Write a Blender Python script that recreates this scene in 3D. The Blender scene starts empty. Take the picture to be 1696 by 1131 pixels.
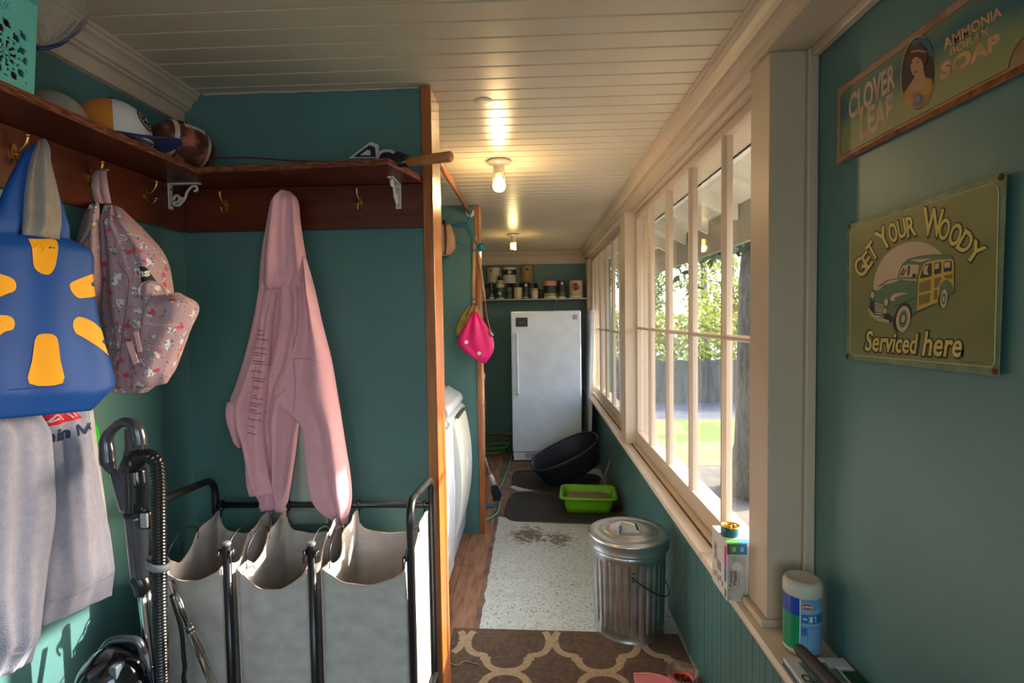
import bpy, bmesh, math, random
from mathutils import Vector, Matrix, noise
from mathutils.bvhtree import BVHTree
random.seed(7)
C = bpy.context.scene.collection
SC = bpy.context.scene
PI = math.pi

# ------------------------------------------------------------------ camera
F_PX, YAW, PITCH, ROLL, EYE = 891.65, .0395, -.0448, -.0152, 1.55
_fw = Vector((-math.sin(YAW)*math.cos(PITCH), math.cos(YAW)*math.cos(PITCH), math.sin(PITCH)))
_r = Vector((math.cos(YAW), math.sin(YAW), 0)); _u = _r.cross(_fw)
_R = _r*math.cos(ROLL) + _u*math.sin(ROLL); _U = -_r*math.sin(ROLL) + _u*math.cos(ROLL)
camd = bpy.data.cameras.new('camera'); cam = bpy.data.objects.new('camera', camd); C.objects.link(cam)
m = Matrix(((_R.x, _U.x, -_fw.x, 0), (_R.y, _U.y, -_fw.y, 0), (_R.z, _U.z, -_fw.z, EYE), (0, 0, 0, 1)))
cam.matrix_world = m
camd.sensor_width = 36; camd.lens = F_PX/1696*36; camd.clip_start = .02; camd.clip_end = 300
SC.camera = cam
# ------------------------------------------------------------------ world, sun, exposure
w = bpy.data.worlds.new('world'); SC.world = w; w.use_nodes = True
nt = w.node_tree; bg = nt.nodes['Background']
sky = nt.nodes.new('ShaderNodeTexSky'); sky.sky_type = 'NISHITA'; sky.sun_disc = False
sky.sun_elevation = math.radians(24); sky.sun_rotation = math.radians(65); sky.air_density = 1.0; sky.dust_density = 2.5; sky.ozone_density = 1.0
nt.links.new(sky.outputs[0], bg.inputs[0]); bg.inputs[1].default_value = 0.85
SUN_D = Vector((-1, -.42, -.47)).normalized()
sd = bpy.data.lights.new('sun', 'SUN'); sd.energy = 9.0; sd.angle = math.radians(.6); sd.color = (1, .93, .82)
sun = bpy.data.objects.new('sun', sd); C.objects.link(sun); sun.rotation_euler = SUN_D.to_track_quat('-Z', 'Y').to_euler()
vs = SC.view_settings; vs.view_transform = 'Standard'; vs.look = 'None'; vs.gamma = 1; vs.use_curve_mapping = False; vs.exposure = 0.62
# fill lamps added behind the camera, at an unseen doorway and window
for nm, loc, rot, en, sx_, sy_ in (('door_fill', (-.2, -2.0, 1.2), (math.radians(90), 0, 0), 2.5, 1.0, 1.5), ('window_fill', (.672, -.95, 1.45), (math.radians(90), 0, math.radians(62)), 9, 1.25, 1.3)):
    ad = bpy.data.lights.new(nm, 'AREA'); ad.energy = en; ad.shape = 'RECTANGLE'; ad.size = sx_; ad.size_y = sy_; ad.color = (.78, .90, 1)
    al = bpy.data.objects.new(nm, ad); C.objects.link(al); al.location = loc; al.rotation_euler = rot

# ------------------------------------------------------------------ helpers
def ray(px, py): return _fw + _R*((px-848)/F_PX) - _U*((py-565.5)/F_PX)
def U(px, py, ax, val):
    d = ray(px, py); o = Vector((0, 0, EYE)); i = 'xyz'.index(ax)
    return o + d*((val-o[i])/d[i])
class PL:                                   # a vertical plane standing in the room
    def __init__(s, o, n):
        s.o = Vector(o); s.n = Vector(n).normalized(); s.r = Vector((-s.n.y, s.n.x, 0)).normalized(); s.up = s.n.cross(s.r)
        if s.up.z < 0: s.up = -s.up
    def p(s, px, py, off=0):
        d = ray(px, py); e = Vector((0, 0, EYE))
        return e + d*((s.o-e).dot(s.n)/d.dot(s.n)) + s.n*off
    def uv(s, px, py):
        q = s.p(px, py) - s.o; return q.dot(s.r), q.dot(s.up)
    def w(s, u, v, off=0): return s.o + s.r*u + s.up*v + s.n*off
def lin(c):
    return tuple(((x/255)/12.92 if x/255 <= .04045 else ((x/255+.055)/1.055)**2.4) for x in c)
_mats = {}
def M(name, col=None, rough=.6, metal=0, spec=.5, noise_s=0, noise_a=.15, bump=0, bump_s=60, coat=0, trans=0, alpha=1, emit=None, emit_s=0, sub=0, sheen=0, stretch=None, col2=None, ramp=(.35, .65), detail=4):
    if name in _mats: return _mats[name]
    m = bpy.data.materials.new(name); m.use_nodes = True; _mats[name] = m
    n = m.node_tree.nodes; L = m.node_tree.links; b = n['Principled BSDF']
    c = lin(col); b.inputs['Base Color'].default_value = (*c, 1)
    b.inputs['Roughness'].default_value = rough; b.inputs['Metallic'].default_value = metal
    b.inputs['Specular IOR Level'].default_value = spec
    b.inputs['Coat Weight'].default_value = coat; b.inputs['Coat Roughness'].default_value = .08
    b.inputs['Transmission Weight'].default_value = trans; b.inputs['Alpha'].default_value = alpha
    b.inputs['Sheen Weight'].default_value = sheen
    if emit: b.inputs['Emission Color'].default_value = (*lin(emit), 1); b.inputs['Emission Strength'].default_value = emit_s
    tc = n.new('ShaderNodeTexCoord'); mp = n.new('ShaderNodeMapping'); L.new(tc.outputs['Object'], mp.inputs[0])
    if stretch: mp.inputs['Scale'].default_value = stretch
    nz = n.new('ShaderNodeTexNoise'); nz.inputs['Scale'].default_value = noise_s or 8; nz.inputs['Detail'].default_value = detail
    L.new(mp.outputs[0], nz.inputs['Vector'])
    rp = n.new('ShaderNodeValToRGB'); L.new(nz.outputs['Fac'], rp.inputs[0])
    rp.color_ramp.elements[0].position, rp.color_ramp.elements[1].position = ramp
    a = noise_a if noise_s else .04
    c2 = lin(col2) if col2 else tuple(min(1, x*(1+a)) for x in c)
    c1 = c if col2 else tuple(x*(1-a) for x in c)
    rp.color_ramp.elements[0].color = (*c1, 1); rp.color_ramp.elements[1].color = (*c2, 1)
    L.new(rp.outputs[0], b.inputs['Base Color'])
    if bump:
        n2 = n.new('ShaderNodeTexNoise'); n2.inputs['Scale'].default_value = bump_s; n2.inputs['Detail'].default_value = 3
        L.new(mp.outputs[0], n2.inputs['Vector'])
        bp = n.new('ShaderNodeBump'); bp.inputs['Strength'].default_value = bump; bp.inputs['Distance'].default_value = .01
        L.new(n2.outputs['Fac'], bp.inputs['Height']); L.new(bp.outputs[0], b.inputs['Normal'])
    return m
def obj(name, bm, mat, parent=None, smooth=False, bevel=0, sub=0):
    me = bpy.data.meshes.new(name)
    bmesh.ops.recalc_face_normals(bm, faces=bm.faces)
    bm.to_mesh(me); bm.free()
    if smooth:
        for p in me.polygons: p.use_smooth = True
    o = bpy.data.objects.new(name, me); C.objects.link(o)
    for mt in (mat if isinstance(mat, (list, tuple)) else [mat]): me.materials.append(mt)
    if parent: put(o, parent)
    if bevel:
        b = o.modifiers.new('b', 'BEVEL'); b.width = bevel; b.segments = 2; b.limit_method = 'ANGLE'
    if sub:
        s = o.modifiers.new('s', 'SUBSURF'); s.levels = s.render_levels = sub
    return o
def put(o, parent):
    o.parent = parent; o.matrix_parent_inverse = Matrix.LocRotScale(parent.location, parent.rotation_euler, parent.scale).inverted()
def tag(o, label, cat, group=None, kind=None):
    if label: o['label'] = label
    if cat: o['category'] = cat
    if group: o['group'] = group
    if kind: o['kind'] = kind
    return o
def thing(name, label, cat, loc=(0, 0, 0), group=None):
    o = bpy.data.objects.new(name, None); C.objects.link(o); o.location = loc; o.empty_display_size = .05
    return tag(o, label, cat, group)
def S(o, kind='structure'): o['kind'] = kind; return o
def B(): return bmesh.new()
def box(bm, lo, hi, mi=0):
    v = [bm.verts.new((x, y, z)) for z in (lo[2], hi[2]) for y in (lo[1], hi[1]) for x in (lo[0], hi[0])]
    for f in ((0, 2, 3, 1), (4, 5, 7, 6), (0, 1, 5, 4), (2, 6, 7, 3), (0, 4, 6, 2), (1, 3, 7, 5)):
        bm.faces.new([v[i] for i in f]).material_index = mi
    return v
def bx(name, lo, hi, mat, parent=None, bevel=0, **k):
    b = B(); box(b, lo, hi); return obj(name, b, mat, parent, bevel=bevel, **k)
def rbox(bm, lo, hi, r, seg=3):                 # rounded box
    vs = box(bm, lo, hi); es = set(e for v in vs for e in v.link_edges)
    bmesh.ops.bevel(bm, geom=list(es), offset=r, segments=seg, affect='EDGES', profile=.5)
def orient(v):
    v = Vector(v).normalized(); a = Vector((0, 0, 1)) if abs(v.z) < .9 else Vector((1, 0, 0))
    x = v.cross(a).normalized(); return x, v.cross(x).normalized()
def tube(bm, pts, r, seg=10, caps=True, closed=False):
    pts = [Vector(p) for p in pts]; n = len(pts); rings = []; prev = None
    for i, p in enumerate(pts):
        if closed: t = pts[(i+1) % n] - pts[i-1]
        else: t = pts[min(i+1, n-1)] - pts[max(i-1, 0)]
        t.normalize()
        if prev is None: x, y = orient(t)
        else:
            x = prev - t*prev.dot(t); x.normalize(); y = t.cross(x)
        prev = x; ri = r[i] if isinstance(r, (list, tuple)) else r
        rings.append([bm.verts.new(p + (x*math.cos(a)+y*math.sin(a))*ri) for a in [2*PI*k/seg for k in range(seg)]])
    for i in range(n if closed else n-1):
        A, D = rings[i], rings[(i+1) % n]
        for k in range(seg): bm.faces.new((A[k], A[(k+1) % seg], D[(k+1) % seg], D[k]))
    if caps and not closed:
        bm.faces.new(rings[0][::-1]); bm.faces.new(rings[-1])
    return rings
def smooth_path(pts, n=8):
    P = [Vector(p) for p in pts]; P = [P[0]*2-P[1]] + P + [P[-1]*2-P[-2]]; out = []
    for i in range(1, len(P)-2):
        a, b, c, d = P[i-1:i+3]
        for k in range(n):
            t = k/n; out.append(.5*((2*b)+(c-a)*t+(2*a-5*b+4*c-d)*t*t+(3*b-a-3*c+d)*t**3))
    out.append(P[-2]); return out
def lathe(bm, prof, c=(0, 0, 0), seg=32, fn=None, cap=True, mi=0):
    rings = []
    for r, z in prof:
        rings.append([bm.verts.new((c[0]+(r+(fn(a, z) if fn else 0))*math.cos(a), c[1]+(r+(fn(a, z) if fn else 0))*math.sin(a), c[2]+z)) for a in [2*PI*k/seg for k in range(seg)]])
    for i in range(len(rings)-1):
        for k in range(seg): bm.faces.new((rings[i][k], rings[i][(k+1) % seg], rings[i+1][(k+1) % seg], rings[i+1][k])).material_index = mi
    if cap: bm.faces.new(rings[0][::-1]).material_index = mi; bm.faces.new(rings[-1]).material_index = mi
def extr(bm, prof, a, b, axes='xz', along='y'):  # extrude a closed 2-D profile from a to b
    def v(p, t):
        d = dict(zip(axes, p)); d[along] = t; return bm.verts.new((d['x'], d['y'], d['z']))
    A = [v(p, a) for p in prof]; D = [v(p, b) for p in prof]; n = len(prof)
    for i in range(n): bm.faces.new((A[i], A[(i+1) % n], D[(i+1) % n], D[i]))
    bm.faces.new(A[::-1]); bm.faces.new(D)
def poly(bm, pts, n, th):                        # slab: polygon pts (3-D) with thickness th along n
    n = Vector(n).normalized(); A = [bm.verts.new(Vector(p)) for p in pts]; D = [bm.verts.new(Vector(p)+n*th) for p in pts]
    k = len(pts)
    for i in range(k): bm.faces.new((A[i], A[(i+1) % k], D[(i+1) % k], D[i]))
    f1 = bm.faces.new(A[::-1]); f2 = bm.faces.new(D); f1.normal_update(); f2.normal_update()
    bmesh.ops.triangulate(bm, faces=[f1, f2], ngon_method='EAR_CLIP')
def resample(pts, n):
    P = [Vector((*p, 0)) if len(p) == 2 else Vector(p) for p in pts]; L = [0]
    for i in range(1, len(P)): L.append(L[-1]+(P[i]-P[i-1]).length)
    out = []; j = 0
    for k in range(n):
        s = L[-1]*k/(n-1)
        while j < len(P)-2 and L[j+1] < s: j += 1
        t = (s-L[j])/max(1e-9, L[j+1]-L[j]); out.append(P[j].lerp(P[j+1], min(1, max(0, t))))
    return out
def fillet(pts, r=.05, n=7):
    P = [Vector(p) for p in pts]; out = [P[0]]
    for i in range(1, len(P)-1):
        a, c = (P[i-1]-P[i]), (P[i+1]-P[i]); k = min(r, a.length*.48, c.length*.48); a = P[i]+a.normalized()*k; c = P[i]+c.normalized()*k
        out += [a*(1-t)**2+P[i]*2*t*(1-t)+c*t*t for t in [j/n for j in range(n+1)]]
    return out+[P[-1]]
def sm2(pts, n=5): return [(p.x, p.y) for p in smooth_path([(a, b, 0) for a, b in pts], n)]
def drape(bm, pl, left, right, thick, fold=None, nu=28, nv=40, off=0, flat=.5, back=.15, smooth=True, wob=.004, seed=0):
    """closed soft body: left / right outlines (same order top->bottom) in picture points on plane pl"""
    if smooth: left, right = sm2(left), sm2(right)
    Lp = [pl.p(x, y) for x, y in left]; Rp = [pl.p(x, y) for x, y in right]
    Lp, Rp = resample(Lp, nv), resample(Rp, nv)
    F = []; K = []
    for j in range(nv):
        v = j/(nv-1); rf = []; rb = []
        e2 = min(1, 6*v+.25, 6*(1-v)+.25)
        for i in range(nu):
            u = i/(nu-1); p = Lp[j].lerp(Rp[j], u)
            e = max(0, 1-abs(2*u-1)**(2/flat))**.5
            t = thick(u, v) if callable(thick) else thick
            d = t*e*e2
            if fold: d += fold(u, v)*e*min(1, e2+.3)
            d += wob*noise.noise(Vector((p.x*9+seed, p.y*9, p.z*7)))*e
            rf.append(bm.verts.new(p+pl.n*(off+max(d, .0008*(e > 0)))))
            rb.append(rf[-1] if i in (0, nu-1) else bm.verts.new(p+pl.n*(off-back*t*e*e2-.001)))
        F.append(rf); K.append(rb)
    for j in range(nv-1):
        for i in range(nu-1):
            bm.faces.new((F[j][i], F[j][i+1], F[j+1][i+1], F[j+1][i]))
            bm.faces.new([q for k, q in enumerate((K[j][i], K[j+1][i], K[j+1][i+1], K[j][i+1]))])
    for j, s in ((0, 1), (nv-1, -1)):
        for i in range(nu-1):
            q = [F[j][i], K[j][i], K[j][i+1], F[j][i+1]]; q2 = []
            for x in q:
                if x not in q2: q2.append(x)
            if len(q2) > 2: bm.faces.new(q2)
def bvh_of(o):
    dg = bpy.context.evaluated_depsgraph_get(); bm = B(); bm.from_object(o, dg); bm.transform(o.matrix_world)
    t = BVHTree.FromBMesh(bm); bm.free(); return t
def onto(bm, targets, n, lift=.0015, up=.5):   # press vertices of bm on the target surface
    n = Vector(n).normalized(); miss = []
    for v in bm.verts:
        best = None
        for t in targets:
            h = t.ray_cast(v.co+n*up, -n)
            if h[0] is not None and (best is None or (h[0]-best).dot(n) > 0): best = h[0]
        if best is not None: v.co = best+n*lift
        else: miss.append(v)
    if len(miss) < len(bm.verts): bmesh.ops.delete(bm, geom=miss, context='VERTS')
def flatpoly(bm, pts, cuts=0):
    f = bm.faces.new([bm.verts.new(p) for p in pts])
    f.normal_update(); bmesh.ops.triangulate(bm, faces=[f], ngon_method='EAR_CLIP')
    for _ in range(cuts): bmesh.ops.subdivide_edges(bm, edges=list(bm.edges), cuts=1, use_grid_fill=True)
_tc = {}
def text_mesh(s, bold=0, shear=0):
    k = (s, bold, shear)
    if k not in _tc:
        c = bpy.data.curves.new('t', 'FONT'); c.body = s; c.size = 1; c.offset = bold; c.resolution_u = 3; c.shear = shear
        o = bpy.data.objects.new('t', c); C.objects.link(o); dg = bpy.context.evaluated_depsgraph_get()
        me = bpy.data.meshes.new_from_object(o.evaluated_get(dg)); C.objects.unlink(o)
        vs = [tuple(v.co) for v in me.vertices]; fs = [tuple(p.vertices) for p in me.polygons]
        xs = [v[0] for v in vs]; ys = [v[1] for v in vs]; bpy.data.objects.remove(o)
        _tc[k] = (vs, fs, min(xs), max(xs), min(ys), max(ys))
    return _tc[k]
def text(bm, s, to3, w, h, bold=0, shear=0):     # fit text in a w x h box centred at 0; to3 maps (x,y)->3-D
    vs, fs, x0, x1, y0, y1 = text_mesh(s, bold, shear)
    V = [bm.verts.new(to3(((v[0]-x0)/(x1-x0)-.5)*w, ((v[1]-y0)/(y1-y0)-.5)*h)) for v in vs]
    for f in fs:
        try: bm.faces.new([V[i] for i in f])
        except ValueError: pass
# ------------------------------------------------------------------ materials
TEAL = M('teal_paint', (80, 121, 120), rough=.42, noise_s=3, noise_a=.08, bump=.06, bump_s=25)
WHITE = M('cream_trim_paint', (200, 180, 158), rough=.4, noise_s=6, noise_a=.03, bump=.04, bump_s=30)
CEIL = M('ceiling_board_paint', (206, 193, 168), rough=.30, noise_s=2, noise_a=.05, bump=.04, bump_s=18)
SILL = M('worn_sill_paint', (214, 200, 182), rough=.45, noise_s=9, col2=(150, 120, 94), ramp=(.66, .80), bump=.15, bump_s=30, detail=8)
WOOD = M('varnished_fir', (188, 116, 54), rough=.34, noise_s=6, col2=(140, 74, 30), ramp=(.3, .7), stretch=(9, 9, .5), coat=.25)
WOODH = M('varnished_fir_boards', (120, 52, 22), rough=.4, noise_s=6, col2=(78, 28, 12), ramp=(.3, .7), stretch=(.5, .5, 12), coat=.2)
SHELFW = M('dark_stained_shelf', (76, 31, 14), rough=.42, noise_s=5, col2=(112, 50, 22), ramp=(.4, .75), stretch=(1, 1, 8), coat=.1)
PLYEDGE = M('raw_ply_edge', (150, 84, 46), rough=.8, noise_s=30, col2=(92, 44, 22), ramp=(.4, .6), stretch=(1, 1, 6), bump=.5, bump_s=60)
BLACKM = M('dark_grey_metal', (66, 66, 68), rough=.32, metal=.75)
CHROME = M('chrome', (205, 205, 205), rough=.14, metal=1)
BRASS = M('brass', (190, 150, 80), rough=.28, metal=1)
BLKP = M('black_plastic', (22, 23, 25), rough=.25)
WHITEP = M('white_enamel', (200, 207, 217), rough=.28, noise_s=2, noise_a=.02, coat=.3)
GLASS = M('window_glass', (235, 240, 240), rough=.02, spec=.5)
n = GLASS.node_tree.nodes; L = GLASS.node_tree.links                   # old, dusty, thin pane
out = n['Material Output']; tr = n.new('ShaderNodeBsdfTransparent'); gl = n.new('ShaderNodeBsdfGlossy'); gl.inputs['Roughness'].default_value = .03
df = n.new('ShaderNodeBsdfTranslucent'); df.inputs[0].default_value = (.9, .9, .88, 1)
mx = n.new('ShaderNodeMixShader'); ge = n.new('ShaderNodeNewGeometry'); vd = n.new('ShaderNodeVectorMath'); vd.operation = 'DOT_PRODUCT'; L.new(ge.outputs['Normal'], vd.inputs[0]); L.new(ge.outputs['Incoming'], vd.inputs[1])
def _m(op, a_, b_=None, c_=None):
    k = n.new('ShaderNodeMath'); k.operation = op
    for i, q in enumerate((a_, b_, c_)):
        if q is None: continue
        if isinstance(q, (int, float)): k.inputs[i].default_value = q
        else: L.new(q, k.inputs[i])
    return k
fr = _m('MULTIPLY_ADD', _m('POWER', _m('SUBTRACT', 1.0, _m('ABSOLUTE', vd.outputs['Value']).outputs[0]).outputs[0], 5.0).outputs[0], .85, .05)
L.new(fr.outputs[0], mx.inputs[0]); L.new(tr.outputs[0], mx.inputs[1]); L.new(gl.outputs[0], mx.inputs[2])
m2 = n.new('ShaderNodeMixShader'); tcn = n.new('ShaderNodeTexCoord'); nz = n.new('ShaderNodeTexNoise'); nz.inputs['Scale'].default_value = 5; nz.inputs['Detail'].default_value = 9
mr = n.new('ShaderNodeMapRange'); mr.inputs[1].default_value = .35; mr.inputs[2].default_value = .8; mr.inputs[3].default_value = .001; mr.inputs[4].default_value = .014
L.new(tcn.outputs['Object'], nz.inputs['Vector']); L.new(nz.outputs['Fac'], mr.inputs[0]); L.new(mr.outputs[0], m2.inputs[0])
L.new(mx.outputs[0], m2.inputs[1]); L.new(df.outputs[0], m2.inputs[2]); L.new(m2.outputs[0], out.inputs[0])

XL, XR, YP, YB, ZC = -1.22, .695, 1.86, 6.6, 2.34
Y0 = -2.2
# ------------------------------------------------------------------ floor
PLY = M('plywood_subfloor', (166, 124, 98), rough=.6, noise_s=5, col2=(120, 82, 60), ramp=(.35, .68), stretch=(6, 1, 1), bump=.1, bump_s=30, detail=7)
b = B()
for i, (x0, x1) in enumerate(((-1.3, -.47), (-.467, -.29), (-.287, .75))):
    for y0, y1 in ((Y0, 1.7), (1.703, 3.3), (3.303, 4.25), (4.253, 6.7)): box(b, (x0, y0, -.03), (x1, y1, 0))
S(obj('floor', b, PLY))
bx('floor_joist_deck', (-1.4, Y0, -.12), (.8, 6.7, -.0305), PLY)['kind'] = 'structure'
# vinyl sheet with a torn edge and flecks
VIN = M('flecked_vinyl', (202, 208, 208), rough=.35)
n = VIN.node_tree.nodes; L = VIN.node_tree.links; bs = n['Principled BSDF']; tcn = n.new('ShaderNodeTexCoord')
def _mix(prev, scale, lo, hi, col, det=2, rnd=None):
    z = n.new('ShaderNodeTexNoise'); z.inputs['Scale'].default_value = scale; z.inputs['Detail'].default_value = det
    mp = n.new('ShaderNodeMapping'); mp.inputs['Location'].default_value = (rnd or scale, scale*.3, 0); L.new(tcn.outputs['Object'], mp.inputs[0]); L.new(mp.outputs[0], z.inputs['Vector'])
    r = n.new('ShaderNodeMapRange'); r.inputs[1].default_value = lo; r.inputs[2].default_value = hi; L.new(z.outputs['Fac'], r.inputs[0])
    x = n.new('ShaderNodeMix'); x.data_type = 'RGBA'; L.new(r.outputs[0], x.inputs['Factor']); L.new(prev, x.inputs['A']); x.inputs['B'].default_value = (*lin(col), 1); return x.outputs['Result']
base = [q for q in n if q.type == 'VALTORGB'][0].outputs[0]
p = _mix(base, 70, .52, .66, (150, 176, 172), 3); p = _mix(p, 95, .64, .68, (88, 98, 98), 2); p = _mix(p, 60, .72, .74, (40, 44, 40), 2); p = _mix(p, 50, .71, .735, (150, 66, 62), 1, 13)
for sx_, sy_, sr_ in ((875, 886, .13), (925, 893, .10), (1060, 1000, .05)):
    sq = U(sx_, sy_, 'z', 0); mp = n.new('ShaderNodeMapping'); mp.inputs['Location'].default_value = (-sq.x, -sq.y*.8, 0); mp.inputs['Scale'].default_value = (1, .8, 0); L.new(tcn.outputs['Object'], mp.inputs[0])
    ln = n.new('ShaderNodeVectorMath'); ln.operation = 'LENGTH'; L.new(mp.outputs[0], ln.inputs[0]); zz = n.new('ShaderNodeTexNoise'); zz.inputs['Scale'].default_value = 26; zz.inputs['Detail'].default_value = 8; L.new(tcn.outputs['Object'], zz.inputs['Vector'])
    ma = n.new('ShaderNodeMath'); ma.operation = 'MULTIPLY_ADD'; ma.inputs[1].default_value = -.42; L.new(zz.outputs['Fac'], ma.inputs[0]); L.new(ln.outputs['Value'], ma.inputs[2])
    rm = n.new('ShaderNodeMapRange'); rm.inputs[1].default_value = sr_-.20; rm.inputs[2].default_value = sr_-.28; L.new(ma.outputs[0], rm.inputs[0])
    x = n.new('ShaderNodeMix'); x.data_type = 'RGBA'; L.new(rm.outputs[0], x.inputs['Factor']); L.new(p, x.inputs['A']); x.inputs['B'].default_value = (*lin((112, 88, 72)), 1); p = x.outputs['Result']
L.new(p, bs.inputs['Base Color'])
b = B(); edge = []
y = 2.3
while y < 4.12: edge.append((-.287+.012*noise.noise(Vector((0, y*11, 1)))+.006*noise.noise(Vector((3, y*45, 1))), y)); y += .02
pts = [(.70, 2.3)] + [(a, c) for a, c in edge] + [(-.2, 4.08), (-.17, 4.11), (.1, 4.06), (.70, 4.02)]
poly(b, [(a, c, .0005) for a, c in pts], (0, 0, 1), .003); S(obj('floor_vinyl', b, VIN))
ADH = M('dark_floor_grime', (92, 78, 70), rough=.85, noise_s=8, col2=(140, 112, 94), ramp=(.35, .7), bump=.4, bump_s=50, detail=9)
b = B(); pts = [(-.318+.006*noise.noise(Vector((0, q*14, 5))), q) for q in [2.2+.05*k for k in range(39)]] + [(-.35, 4.3), (-.345, 6.55), (.69, 6.55), (.69, 2.2)]
poly(b, [(a, c, .0002) for a, c in pts], (0, 0, 1), .001); S(obj('floor_adhesive', b, ADH))
b = B(); pts = [(-.10, 5.02), (-.205, 5.0), (-.17, 5.12), (-.12, 5.2), (-.15, 5.27), (-.09, 5.36), (0, 5.34), (.03, 5.4), (.4, 5.45), (.66, 5.42), (.66, 4.75), (-.15, 4.74), (-.235, 4.85)]
poly(b, [(a, c, .0013) for a, c in pts], (0, 0, 1), .002); S(obj('floor_vinyl_patch', b, VIN))
# ------------------------------------------------------------------ ceiling of grooved boards
b = B(); prof = []; y = Y0; P_ = .0872
ys = []
while y < 6.7:
    ys += [(y, 0), (y+.003, .006), (y+.0065, .006), (y+.0095, 0)]
    y += P_
prof = [(a, ZC+c) for a, c in ys] + [(6.75, ZC), (6.75, ZC+.05), (Y0, ZC+.05)]
extr(b, prof, -1.32, .95, axes='yz', along='x'); S(obj('ceiling', b, CEIL))
# ------------------------------------------------------------------ walls
b = B(); box(b, (XL-.1, Y0, 0), (XL, YP, ZC)); box(b, (XL-.1, YP, 0), (XL, YB+.1, ZC)); S(obj('wall_left', b, TEAL))
S(bx('wall_partition', (XL, YP, 0), (-.37, 1.99, ZC), TEAL))
S(bx('wall_middle', (XL, 3.80, 0), (-.40, 3.93, ZC), TEAL))
S(bx('wall_back', (XL-.1, YB, 0), (.95, YB+.1, ZC), TEAL))
S(bx('wall_front_left', (XL-.1, Y0-.1, 0), (-.75, Y0, ZC), TEAL)); S(bx('wall_front_right', (.35, Y0-.1, 0), (.95, Y0, ZC), TEAL)); S(bx('wall_front_top', (-.75, Y0-.1, 2.05), (.35, Y0, ZC), TEAL))
# right: wainscot of vertical grooved boards below the sill
b = B(); prof = []; y = Y0
while y < YB:
    prof += [(XR, y), (XR+.004, y+.002), (XR+.004, y+.005), (XR, y+.007), (XR, y+.046), (XR+.003, y+.048), (XR, y+.05)]; y += .098
prof = prof + [(XR, YB), (.80, YB), (.80, Y0)]
extr(b, prof, 0, .672, axes='xy', along='z'); S(obj('wall_right', b, TEAL))
S(bx('wall_right_upper', (.75, -.23, .69), (.86, 1.468, ZC), TEAL)); S(bx('wall_right_rear', (.75, Y0, .69), (.86, -1.66, ZC), TEAL)); S(bx('wall_right_head', (.75, -1.659, 2.2), (.86, -.231, ZC), TEAL))
S(bx('wall_right_corner', (.70, YB-.28, .69), (.86, YB, ZC), WHITE))
# cracked corner bead in the partition corner
# sill
b = B(); extr(b, [(.590, .668), (.587, .680), (.594, .690), (.86, .690), (.86, .640), (.70, .640), (.70, .655), (.605, .655)], Y0, YB); S(obj('trim_1', b, SILL))
b = B(); box(b, (.645, 1.62, .690), (.654, YB-.02, .6935)); S(obj('trim_2', b, M('sill_gap_dirt', (104, 74, 50), rough=.9, noise_s=40, noise_a=.4)))
# window header and crown, right side
cr = [(.56, ZC), (.56, 2.334), (.568, 2.332), (.568, 2.322), (.580, 2.312), (.590, 2.298), (.596, 2.284), (.602, 2.284), (.602, 2.277), (.612, 2.274), (.615, 2.255), (.620, 2.252), (.620, 2.236), (.90, 2.236), (.90, ZC)]
b = B(); extr(b, cr, Y0, YB); S(obj('trim_3', b, WHITE))
b = B(); extr(b, [(.660, 2.2355), (.660, 2.222), (.667, 2.217), (.86, 2.217), (.86, 2.2355)], 1.59, YB-.02); S(obj('trim_4', b, WHITE))
# posts
for k, (y0, y1) in enumerate(((1.47, 1.592), (3.61, 3.80))):
    b = B(); box(b, (.63 if k == 0 else .612, y0, .6905), (.80, y1, 2.2355)); S(obj('trim_%d' % (5+k), b, WHITE, bevel=.002))
bx('trim_7', (.722, 1.452, .6905), (.7495, 1.4695, 2.2355), WHITE, bevel=.004)['kind'] = 'structure'
bx('trim_8', (.728, Y0, 2.212), (.7495, 1.452, 2.2355), WHITE, bevel=.004)['kind'] = 'structure'
b = B(); box(b, (.612, 1.466, .6905), (.6295, 1.592, .712)); box(b, (.612, 1.462, .6905), (.72, 1.4695, .712)); S(obj('trim_9', b, WHITE, bevel=.003))
# crown left, back
cl = [(-1.142, ZC), (-1.142, 2.331), (-1.150, 2.329), (-1.152, 2.320), (-1.163, 2.314), (-1.172, 2.303), (-1.176, 2.290), (-1.184, 2.289), (-1.186, 2.281), (-1.198, 2.278), (-1.202, 2.272), (-1.202, 2.238), (XL, 2.236), (XL, ZC)]
b = B(); extr(b, cl, Y0, YP); S(obj('trim_10', b, WHITE))
b = B(); extr(b, [(YB-.055, ZC), (YB-.055, 2.325), (YB-.035, 2.30), (YB-.03, 2.292), (YB-.02, 2.288), (YB-.02, 2.19), (YB, 2.188), (YB, ZC)], -1.2, .70, axes='yz', along='x'); S(obj('trim_11', b, WHITE))
S(bx('baseboard_back', (-1.2, YB-.02, 0), (-.05, YB, .11), M('bare_baseboard', (120, 84, 62), rough=.7, noise_s=12, noise_a=.3)))
b = B(); box(b, (-.364, YB-.022, .11), (-.05, YB, .125)); S(obj('trim_12', b, M('grey_strip', (140, 136, 128))))
S(bx('trim_14', (.64, YB-.25, .6905), (.70, YB-.003, 2.217), WHITE))
# fir jambs capping the partitions
b = B(); box(b, (-.3698, 1.842, .0), (-.335, 2.005, 2.335)); S(obj('trim_15', b, WOOD, bevel=.002))
b = B(); box(b, (-.3985, 3.79, .0), (-.368, 3.95, 2.335)); S(obj('trim_16', b, WOOD, bevel=.002))
# plaster crack line under the ceiling on the partition
b = B(); tube(b, [(x, YP-.002, ZC-.003+.003*noise.noise(Vector((x*20, 0, 0)))) for x in [-1.13+.03*k for k in range(26)]], .0035, 5); S(obj('trim_17', b, WHITE))
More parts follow.
